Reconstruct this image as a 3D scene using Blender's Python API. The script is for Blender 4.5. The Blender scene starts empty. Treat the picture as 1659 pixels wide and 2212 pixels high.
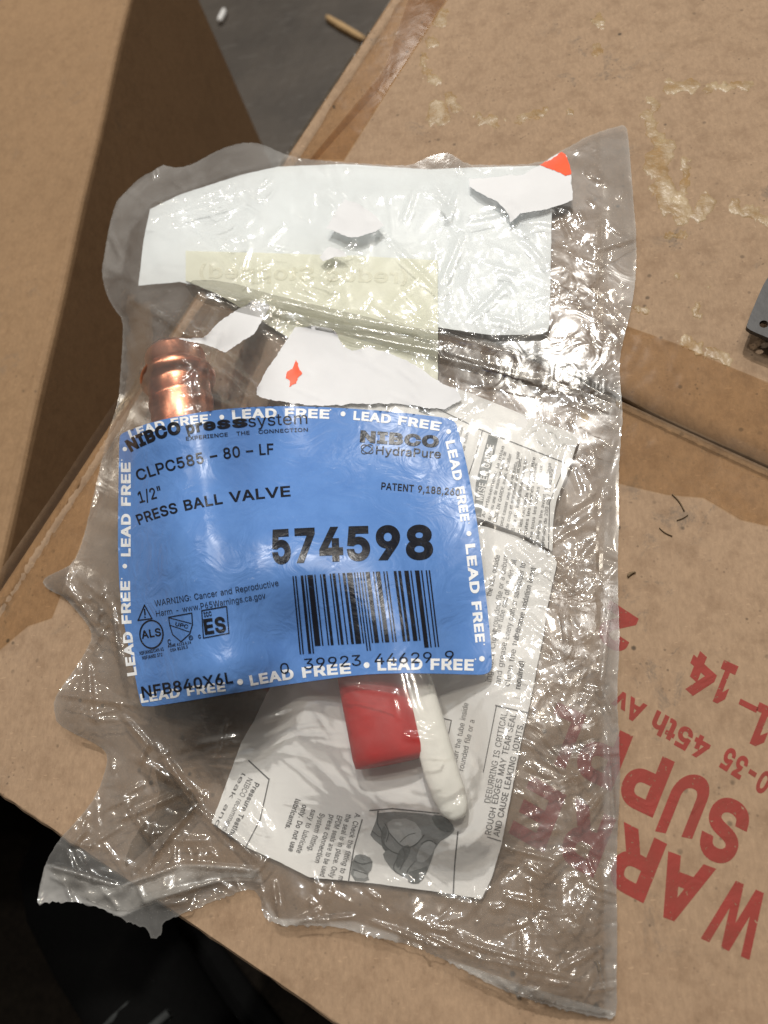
import bpy, bmesh, math, random
import numpy as np
from mathutils import Vector, Matrix
from mathutils.geometry import delaunay_2d_cdt

random.seed(7)
RNG = np.random.default_rng(11)
SC = bpy.context.scene
COL = SC.collection

# ------------------------------------------------------------------ camera
IMW, IMH, FPX = 1659.0, 2212.0, 1661.0        # measuring frame: the photo at 1659 x 2212
DIST = 0.236                                   # metres from lens to carton along the axis
nd = np.array([.2073, .3649, .9076]); nd /= np.linalg.norm(nd)      # straight down, seen from the camera
zc = -nd
xc = np.array([1., 0, 0]); xc -= xc.dot(nd) * nd; xc /= np.linalg.norm(xc)
yc = np.cross(zc, xc)
R3 = np.array([xc, yc, zc])                    # camera axes (right, down, forward) -> world
CAM = -DIST * (R3 @ np.array([0, 0, 1.0]))

def W(u, v, h=0.0):
    """point at height h that stands where the photo shows (u, v)"""
    u = np.asarray(u, float); v = np.asarray(v, float); h = np.broadcast_to(np.asarray(h, float), u.shape)
    d = np.stack([(u - IMW / 2) / FPX, (v - IMH / 2) / FPX, np.ones_like(u)], -1) @ R3.T
    t = (h - CAM[2]) / d[..., 2]
    return CAM + d * t[..., None]

cam_d = bpy.data.cameras.new('camera'); cam = bpy.data.objects.new('camera', cam_d); COL.objects.link(cam)
rt, dn, fw = R3 @ np.array([1., 0, 0]), R3 @ np.array([0, 1., 0]), R3 @ np.array([0, 0, 1.])
M = Matrix(((rt[0], -dn[0], -fw[0], CAM[0]), (rt[1], -dn[1], -fw[1], CAM[1]), (rt[2], -dn[2], -fw[2], CAM[2]), (0, 0, 0, 1)))
cam.matrix_world = M
cam_d.sensor_width = 36; cam_d.lens = 36 * FPX / IMH
cam_d.clip_start = 0.005; cam_d.clip_end = 100
cam_d.dof.use_dof = True; cam_d.dof.focus_distance = 0.226; cam_d.dof.aperture_fstop = 15
SC.camera = cam

# ------------------------------------------------------------------ light
wd = bpy.data.worlds.new('World'); SC.world = wd; wd.use_nodes = True
wd.node_tree.nodes['Background'].inputs[0].default_value = (1.0, .93, .84, 1)
wd.node_tree.nodes['Background'].inputs[1].default_value = 0.06

def lamp(name, az, tilt, d, size, E, col):
    """ceiling lamp: az measured in the picture plane (0 = right, 90 = top), tilt off vertical"""
    a, t = math.radians(az), math.radians(tilt)
    p = Vector((d * math.sin(t) * math.cos(a), d * math.sin(t) * math.sin(a), d * math.cos(t)))
    ld = bpy.data.lights.new(name, 'AREA'); ld.shape = 'DISK'; ld.size = size
    ld.energy = E * math.pi * d * d; ld.color = col
    o = bpy.data.objects.new(name, ld); COL.objects.link(o); o.location = p
    o.rotation_euler = (-p).to_track_quat('-Z', 'Y').to_euler()
WARM = (1.0, .90, .76); NEUT = (1.0, .96, .90); COOL = (.95, .98, 1.0)
lamp('ceiling_lamp', 84, 33, 3.2, .13, 1.60, NEUT)
lamp('ceiling_lamp', 52, 24, 3.2, .10, .45, WARM)
lamp('ceiling_lamp', 118, 22, 3.0, .10, .45, COOL)
lamp('ceiling_lamp', 140, 40, 3.6, .10, .26, WARM)
lamp('ceiling_lamp', 96, 52, 4.5, .12, .24, NEUT)
lamp('ceiling_lamp', 42, 44, 3.6, .10, .14, WARM)
lamp('ceiling_lamp', 110, 12, 3.2, .08, .20, WARM)
lamp('ceiling_lamp', 70, 14, 3.2, .08, .20, NEUT)
lamp('ceiling_lamp', 66, 44, 3.6, .10, .20, WARM)

SC.view_settings.view_transform = 'Standard'; SC.view_settings.look = 'None'
SC.view_settings.exposure = 0.1; SC.view_settings.gamma = 1.0
SC.render.engine = 'CYCLES'
SC.cycles.transparent_max_bounces = 24; SC.cycles.max_bounces = 8
SC.cycles.use_denoising = True
SC.cycles.sample_clamp_indirect = 4.0
SC.cycles.blur_glossy = 0.0

# ------------------------------------------------------------------ node helpers
def mat(name):
    m = bpy.data.materials.new(name); m.use_nodes = True
    nt = m.node_tree; nt.nodes.clear()
    out = nt.nodes.new('ShaderNodeOutputMaterial')
    return m, nt, out
def N(nt, kind, **kw):
    n = nt.nodes.new(kind)
    for k, v in kw.items():
        if k.startswith('i_'):
            key = k[2:]
            key = int(key) if key.isdigit() else key.replace('_', ' ')
            n.inputs[key].default_value = v
        else: setattr(n, k, v)
    return n
def L(nt, a, b): nt.links.new(a, b)
def noise(nt, co, scale, detail=4, rough=.55, stretch=None, dist=0.0):
    src = co
    if stretch:
        mp = N(nt, 'ShaderNodeMapping'); mp.inputs['Scale'].default_value = stretch; L(nt, co, mp.inputs[0]); src = mp.outputs[0]
    n = N(nt, 'ShaderNodeTexNoise', i_Scale=scale, i_Detail=detail, i_Roughness=rough, i_Distortion=dist)
    L(nt, src, n.inputs['Vector']); return n.outputs['Fac']
def ramp(nt, fac, p0, p1, c0=(0, 0, 0, 1), c1=(1, 1, 1, 1)):
    r = N(nt, 'ShaderNodeValToRGB'); e = r.color_ramp.elements
    e[0].position, e[0].color = p0, c0; e[1].position, e[1].color = p1, c1
    L(nt, fac, r.inputs[0]); return r.outputs[0]
def mixc(nt, fac, a, b, blend='MIX'):
    n = N(nt, 'ShaderNodeMix', data_type='RGBA', blend_type=blend)
    for i, x in ((0, fac), (6, a), (7, b)):
        if hasattr(x, 'node'): L(nt, x, n.inputs[i])
        else: n.inputs[i].default_value = x
    return n.outputs[2]
def math_(nt, op, a, b=0.0, clamp=False):
    n = N(nt, 'ShaderNodeMath', operation=op, use_clamp=clamp)
    for i, x in ((0, a), (1, b)):
        if hasattr(x, 'node'): L(nt, x, n.inputs[i])
        else: n.inputs[i].default_value = x
    return n.outputs[0]
def bump(nt, h, dist, strength=1.0, normal=None):
    b = N(nt, 'ShaderNodeBump', i_Strength=strength, i_Distance=dist); L(nt, h, b.inputs['Height'])
    if normal is not None: L(nt, normal, b.inputs['Normal'])
    return b.outputs[0]
def princ(nt, out, color, rough=.6, metal=0.0, normal=None, spec=.5):
    p = N(nt, 'ShaderNodeBsdfPrincipled', i_Roughness=rough, i_Metallic=metal)
    p.inputs['Specular IOR Level'].default_value = spec
    if hasattr(color, 'node'): L(nt, color, p.inputs['Base Color'])
    else: p.inputs['Base Color'].default_value = (*color, 1)
    if normal is not None: L(nt, normal, p.inputs['Normal'])
    L(nt, p.outputs[0], out.inputs[0]); return p
def coords(nt): return N(nt, 'ShaderNodeTexCoord').outputs['Object']

# ------------------------------------------------------------------ materials
def m_card(name, base, dirt=1.0, tint=(1, 1, 1)):
    m, nt, out = mat(name); co = coords(nt)
    b = [base[i] * tint[i] for i in range(3)]
    big = ramp(nt, noise(nt, co, 14, 4, .6), .3, .7, (*[x * .88 for x in b], 1), (*[x * 1.08 for x in b], 1))
    fib = noise(nt, co, 750, 4, .75, (1, .45, 1))
    c = mixc(nt, .5, big, ramp(nt, fib, .3, .72, (*[x * .68 for x in b], 1), (*[x * 1.24 for x in b], 1)))
    mid = noise(nt, co, 130, 5, .7)
    c = mixc(nt, math_(nt, 'MULTIPLY', ramp(nt, mid, .47, .70), .62 * dirt), c, (b[0] * .62, b[1] * .58, b[2] * .55, 1))
    lf = noise(nt, co, 330, 2, .5, (1, 3, 1))                                   # pale fibres
    c = mixc(nt, math_(nt, 'MULTIPLY', ramp(nt, lf, .66, .72), .45), c, (b[0] * 1.35, b[1] * 1.35, b[2] * 1.35, 1))
    sp = N(nt, 'ShaderNodeTexVoronoi', i_Scale=160.0, feature='F1'); L(nt, co, sp.inputs['Vector'])
    gate = ramp(nt, noise(nt, co, 40, 2), .48, .60)
    spk = math_(nt, 'MULTIPLY', ramp(nt, sp.outputs['Distance'], .07, .14, (1, 1, 1, 1), (0, 0, 0, 1)), gate)
    c = mixc(nt, math_(nt, 'MULTIPLY', spk, .8 * dirt), c, (.05, .04, .03, 1))
    s2 = N(nt, 'ShaderNodeTexVoronoi', i_Scale=520.0, feature='F1'); L(nt, co, s2.inputs['Vector'])
    g2 = ramp(nt, noise(nt, co, 75, 3, .7), .50, .66)
    c = mixc(nt, math_(nt, 'MULTIPLY', math_(nt, 'MULTIPLY', ramp(nt, s2.outputs['Distance'], .10, .24, (1, 1, 1, 1), (0, 0, 0, 1)), g2), .6 * dirt), c, (.07, .05, .035, 1))
    sm = math_(nt, 'MULTIPLY', ramp(nt, noise(nt, co, 75, 6, .8, dist=.6), .56, .66), ramp(nt, noise(nt, co, 18, 2), .5, .62))
    c = mixc(nt, math_(nt, 'MULTIPLY', sm, .5 * dirt), c, (.12, .105, .09, 1))
    nrm = bump(nt, fib, .00012, .5); nrm = bump(nt, noise(nt, co, 60, 3), .0006, .35, nrm)
    princ(nt, out, c, .78, 0, nrm, .25)
    return m
KRAFT = (.355, .244, .158)
M_card = m_card('kraft_board', KRAFT)
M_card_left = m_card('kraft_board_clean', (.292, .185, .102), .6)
M_inner = m_card('kraft_inside_shade', (.10, .06, .03), .3)  # inner board coloured dark to stand in for shade inside the seam gap

def m_plain(name, col, rough=.6, metal=0, ns=0, nd_=.0002, spec=.4, var=.12):
    m, nt, out = mat(name); co = coords(nt)
    nz = noise(nt, co, 220, 4)
    c = ramp(nt, nz, .3, .7, (*[x * (1 - var) for x in col], 1), (*[min(1, x * (1 + var)) for x in col], 1))
    nrm = bump(nt, noise(nt, co, ns, 4), nd_, .6) if ns else None
    princ(nt, out, c, rough, metal, nrm, spec); return m

def m_paper(name, col, trans=.12, bump_d=.0004):
    m, nt, out = mat(name); co = coords(nt)
    n1 = noise(nt, co, 70, 4); n2 = noise(nt, co, 900, 2)
    c = ramp(nt, n1, .3, .7, (*[x * .95 for x in col], 1), (*col, 1))
    nrm = bump(nt, noise(nt, co, 45, 3, .5), bump_d, .7); nrm = bump(nt, n2, .00004, .4, nrm)
    p = princ(nt, out, c, .62, 0, nrm, .25)
    tr = N(nt, 'ShaderNodeBsdfTranslucent'); L(nt, c, tr.inputs[0])
    mx = N(nt, 'ShaderNodeMixShader'); mx.inputs[0].default_value = trans
    L(nt, p.outputs[0], mx.inputs[1]); L(nt, tr.outputs[0], mx.inputs[2]); L(nt, mx.outputs[0], out.inputs[0])
    return m
M_leaf = m_paper('leaflet_paper', (.90, .895, .88))
M_stick = m_paper('sticker_paper', (.83, .875, .90), .06, .0005)
M_yellow = m_paper('yellow_paper', (.83, .84, .71), .1)
M_torn = m_paper('torn_paper', (.80, .81, .835), .05, .00015)
M_orange = m_plain('orange_ink', (.95, .085, .012), .45, ns=300, nd_=.0001)

def m_film(name, tint, veil_gain, rough, fine, gloss=.10, use_attr=True):
    m, nt, out = mat(name); co = coords(nt)
    tr = N(nt, 'ShaderNodeBsdfTransparent'); tr.inputs[0].default_value = (*tint, 1)
    df = N(nt, 'ShaderNodeBsdfDiffuse'); df.inputs[0].default_value = (.80, .79, .77, 1)
    tl = N(nt, 'ShaderNodeBsdfTranslucent'); tl.inputs[0].default_value = (.80, .79, .77, 1)
    vm = N(nt, 'ShaderNodeMixShader', i_0=.3); L(nt, df.outputs[0], vm.inputs[1]); L(nt, tl.outputs[0], vm.inputs[2])
    nv = ramp(nt, noise(nt, co, 70, 3, .6, dist=.6), .3, .72, (.75, .75, .75, 1), (1.25, 1.25, 1.25, 1))
    f = math_(nt, 'MULTIPLY', nv, veil_gain)
    if use_attr:
        at = N(nt, 'ShaderNodeAttribute', attribute_name='veil'); f = math_(nt, 'MULTIPLY', f, at.outputs['Fac'], True)
    m1 = N(nt, 'ShaderNodeMixShader'); L(nt, f, m1.inputs[0]); L(nt, tr.outputs[0], m1.inputs[1]); L(nt, vm.outputs[0], m1.inputs[2])
    h1 = noise(nt, co, 85, 2, .5, dist=1.4); h2 = noise(nt, co, 260, 1, .5, dist=.8)
    if use_attr:
        cr = N(nt, 'ShaderNodeAttribute', attribute_name='crumple').outputs['Fac']
        h1 = math_(nt, 'MULTIPLY', h1, cr); h2 = math_(nt, 'MULTIPLY', h2, cr)
    nrm = bump(nt, h1, .0010 * fine, 1.0); nrm = bump(nt, h2, .00008 * fine, 1.0, nrm)
    g1 = N(nt, 'ShaderNodeBsdfGlossy', i_Roughness=rough); L(nt, nrm, g1.inputs['Normal'])
    g2 = N(nt, 'ShaderNodeBsdfGlossy', i_Roughness=.36); L(nt, bump(nt, h1, .0006 * fine, 1.0), g2.inputs['Normal'])
    gl = N(nt, 'ShaderNodeMixShader', i_0=.26); L(nt, g1.outputs[0], gl.inputs[1]); L(nt, g2.outputs[0], gl.inputs[2])
    fr = N(nt, 'ShaderNodeLayerWeight', i_Blend=.22)
    gf = math_(nt, 'ADD', math_(nt, 'MULTIPLY', fr.outputs['Fresnel'], .75), gloss - .05, True)
    m2 = N(nt, 'ShaderNodeMixShader'); L(nt, gf, m2.inputs[0]); L(nt, m1.outputs[0], m2.inputs[1]); L(nt, gl.outputs[0], m2.inputs[2])
    L(nt, m2.outputs[0], out.inputs[0]); return m
M_film = m_film('clear_poly_film', (.965, .965, .96), .085, .10, 1.0, .12)
M_film_back = m_film('clear_poly_film_back', (.80, .80, .795), .06, .16, .8, .09)
M_tape = m_film('packing_tape', (.84, .77, .66), .02, .22, .12, .04, False)

def m_label():
    m, nt, out = mat('blue_print'); co = coords(nt)
    base = ramp(nt, noise(nt, co, 90, 6, .7), .3, .7, (.098, .220, .530, 1), (.128, .270, .610, 1))
    sc_ = noise(nt, co, 240, 5, .75, dist=2.2)
    gate = ramp(nt, noise(nt, co, 70, 2), .5, .62)
    fleck = math_(nt, 'MULTIPLY', ramp(nt, sc_, .64, .72), gate)
    c = mixc(nt, math_(nt, 'MULTIPLY', fleck, .65), base, (.5, .62, .85, 1))  # pale flecks: light scratches and crease glints put into the colour
    nrm = bump(nt, noise(nt, co, 95, 3, .5, dist=1.6), .0006, .8)
    p = princ(nt, out, c, .30, 0, nrm, .35)
    return m
M_label = m_label()
def m_ink(name, col, wear=.0, rough=.4, scale=700):
    m, nt, out = mat(name); co = coords(nt)
    nrm = bump(nt, noise(nt, co, 110, 4, .55, dist=1.2), .0007, .8)
    p = princ(nt, out, col, rough, 0, nrm, .35)
    if wear:
        t = N(nt, 'ShaderNodeBsdfTransparent'); mx = N(nt, 'ShaderNodeMixShader')
        a = ramp(nt, noise(nt, co, scale, 4, .7), .60, .70)
        b = ramp(nt, noise(nt, co, scale * .12, 3, .6), .3, .75)
        f = math_(nt, 'MULTIPLY', math_(nt, 'ADD', a, math_(nt, 'MULTIPLY', b, .38)), wear, True)
        L(nt, f, mx.inputs[0]); L(nt, p.outputs[0], mx.inputs[1]); L(nt, t.outputs[0], mx.inputs[2]); L(nt, mx.outputs[0], out.inputs[0])
    return m
M_white = m_ink('white_print', (.86, .88, .90), .15)
M_black = m_ink('black_print', (.012, .013, .018), .35, .3)
M_red = m_ink('red_carton_ink', (.30, .045, .035), .9, .75, 900)
M_grey_ink = m_ink('leaflet_ink', (.07, .07, .075), .6, .7, 1500)

# ------------------------------------------------------------------ object helpers
def link(name, me, m, parent=None):
    if m is not None: me.materials.append(m)
    o = bpy.data.objects.new(name, me); COL.objects.link(o)
    if parent is not None: o.parent = parent
    return o
def meshobj(name, co, faces, m, parent=None, smooth=True, veil=None, crumple=None):
    me = bpy.data.meshes.new(name)
    me.from_pydata([tuple(map(float, c)) for c in co], [], [tuple(map(int, f)) for f in faces])
    if smooth: me.polygons.foreach_set('use_smooth', [True] * len(me.polygons))
    if veil is not None:
        a = me.attributes.new('veil', 'FLOAT', 'POINT'); a.data.foreach_set('value', np.asarray(veil, np.float32))
    if veil is not None:
        a = me.attributes.new('crumple', 'FLOAT', 'POINT'); a.data.foreach_set('value', np.asarray(crumple if crumple is not None else .6 + 0 * np.asarray(veil), np.float32))
    me.update()
    return link(name, me, m, parent)
def bmobj(name, bm, m, parent=None, smooth=False):
    bmesh.ops.recalc_face_normals(bm, faces=bm.faces[:])
    me = bpy.data.meshes.new(name); bm.to_mesh(me); bm.free()
    if smooth: me.polygons.foreach_set('use_smooth', [True] * len(me.polygons))
    return link(name, me, m, parent)
def thing(name, label, cat, group=None):
    o = bpy.data.objects.new(name, None); COL.objects.link(o); o.empty_display_size = .01
    tag(o, label, cat, group); return o
def tag(o, label, cat, group=None):
    o['label'] = label; o['category'] = cat
    if group: o['group'] = group
    return o

# ------------------------------------------------------------------ 2-D tools (photo pixels)
def seg_dist(u, v, x0, y0, x1, y1):
    dx, dy = x1 - x0, y1 - y0
    t = np.clip(((u - x0) * dx + (v - y0) * dy) / (dx * dx + dy * dy + 1e-9), 0, 1)
    return np.hypot(u - x0 - t * dx, v - y0 - t * dy), t
def poly_dist(u, v, pts, closed=False):
    d = np.full(np.shape(u), 1e9); n = len(pts)
    for i in range(n if closed else n - 1):
        a, b = pts[i], pts[(i + 1) % n]
        d = np.minimum(d, seg_dist(u, v, a[0], a[1], b[0], b[1])[0])
    return d
def inside(u, v, pts):
    r = np.zeros(np.shape(u), bool); n = len(pts)
    for i in range(n):
        x0, y0 = pts[i]; x1, y1 = pts[(i + 1) % n]
        if y0 == y1: continue
        c = ((y0 > v) != (y1 > v)) & (u < (x1 - x0) * (v - y0) / (y1 - y0) + x0)
        r ^= c
    return r
def sdf(u, v, pts):
    d = poly_dist(u, v, pts, True); return np.where(inside(u, v, pts), d, -d)
def smooth_poly(pts, it=1, closed=True):
    for _ in range(it):
        q = []; n = len(pts)
        for i in range(n if closed else n - 1):
            a, b = pts[i], pts[(i + 1) % n]
            q += [(a[0] * .75 + b[0] * .25, a[1] * .75 + b[1] * .25), (a[0] * .25 + b[0] * .75, a[1] * .25 + b[1] * .75)]
        if not closed: q = [pts[0]] + q + [pts[-1]]
        pts = q
    return pts
def resample(pts, step, closed=True):
    q = []; n = len(pts)
    for i in range(n if closed else n - 1):
        a, b = pts[i], pts[(i + 1) % n]
        k = max(1, int(math.hypot(b[0] - a[0], b[1] - a[1]) / step))
        q += [(a[0] + (b[0] - a[0]) * j / k, a[1] + (b[1] - a[1]) * j / k) for j in range(k)]
    if not closed: q.append(pts[-1])
    return q
def fill(pts, step, jitter=.3):
    """triangulated sheet inside an outline; returns px verts and faces that face up"""
    o = resample(pts, step)
    a = np.array(o); x0, y0 = a.min(0); x1, y1 = a.max(0)
    gx, gy = np.meshgrid(np.arange(x0, x1, step), np.arange(y0, y1, step))
    gx = gx.ravel() + RNG.uniform(-jitter, jitter, gx.size) * step
    gy = gy.ravel() + RNG.uniform(-jitter, jitter, gy.size) * step
    k = sdf(gx, gy, o) > step * .55
    vs = [Vector(p) for p in o] + [Vector((x, y)) for x, y in zip(gx[k], gy[k])]
    r = delaunay_2d_cdt(vs, [], [list(range(len(o)))], 1, 1e-5, False)
    co = np.array([(p.x, p.y) for p in r[0]]); fs = np.array([list(f) for f in r[2]])
    ce = co[fs].mean(1); fs = fs[inside(ce[:, 0], ce[:, 1], o)]
    p = co[fs]; ar = (p[:, 1, 0] - p[:, 0, 0]) * (p[:, 2, 1] - p[:, 0, 1]) - (p[:, 1, 1] - p[:, 0, 1]) * (p[:, 2, 0] - p[:, 0, 0])
    fs[ar > 0] = fs[ar > 0][:, ::-1]
    return co, fs
def hash2(i, j, s):
    x = np.sin(i * 127.1 + j * 311.7 + s * 74.7) * 43758.5453; return x - np.floor(x)
def vnoise(u, v, cell, s):
    x, y = u / cell, v / cell; i, j = np.floor(x), np.floor(y); fx, fy = x - i, y - j
    fx = fx * fx * (3 - 2 * fx); fy = fy * fy * (3 - 2 * fy)
    return (hash2(i, j, s) * (1 - fx) + hash2(i + 1, j, s) * fx) * (1 - fy) + (hash2(i, j + 1, s) * (1 - fx) + hash2(i + 1, j + 1, s) * fx) * fy
def facets(u, v, cell, s):
    """piecewise flat crumple: linear interpolation on a warped triangular lattice, -1..1"""
    wu = u + (vnoise(u, v, cell * 2.3, s + 3) - .5) * cell * 1.6
    wv = v + (vnoise(u, v, cell * 2.3, s + 5) - .5) * cell * 1.6
    a = s * 1.3; ru, rv = wu * math.cos(a) - wv * math.sin(a), wu * math.sin(a) + wv * math.cos(a)
    x = ru / cell + rv / cell * .577; y = rv / cell * 1.155
    i, j = np.floor(x), np.floor(y); fx, fy = x - i, y - j
    h00, h10, h01, h11 = (hash2(i + p, j + q, s) for p, q in ((0, 0), (1, 0), (0, 1), (1, 1)))
    lo = h00 + (h10 - h00) * fx + (h11 - h10) * fy
    hi = h00 + (h11 - h01) * fx + (h01 - h00) * fy
    return np.where(fx > fy, lo, hi) * 2 - 1
def sstep(x, a, b):
    t = np.clip((x - a) / (b - a), 0, 1); return t * t * (3 - 2 * t)

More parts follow.
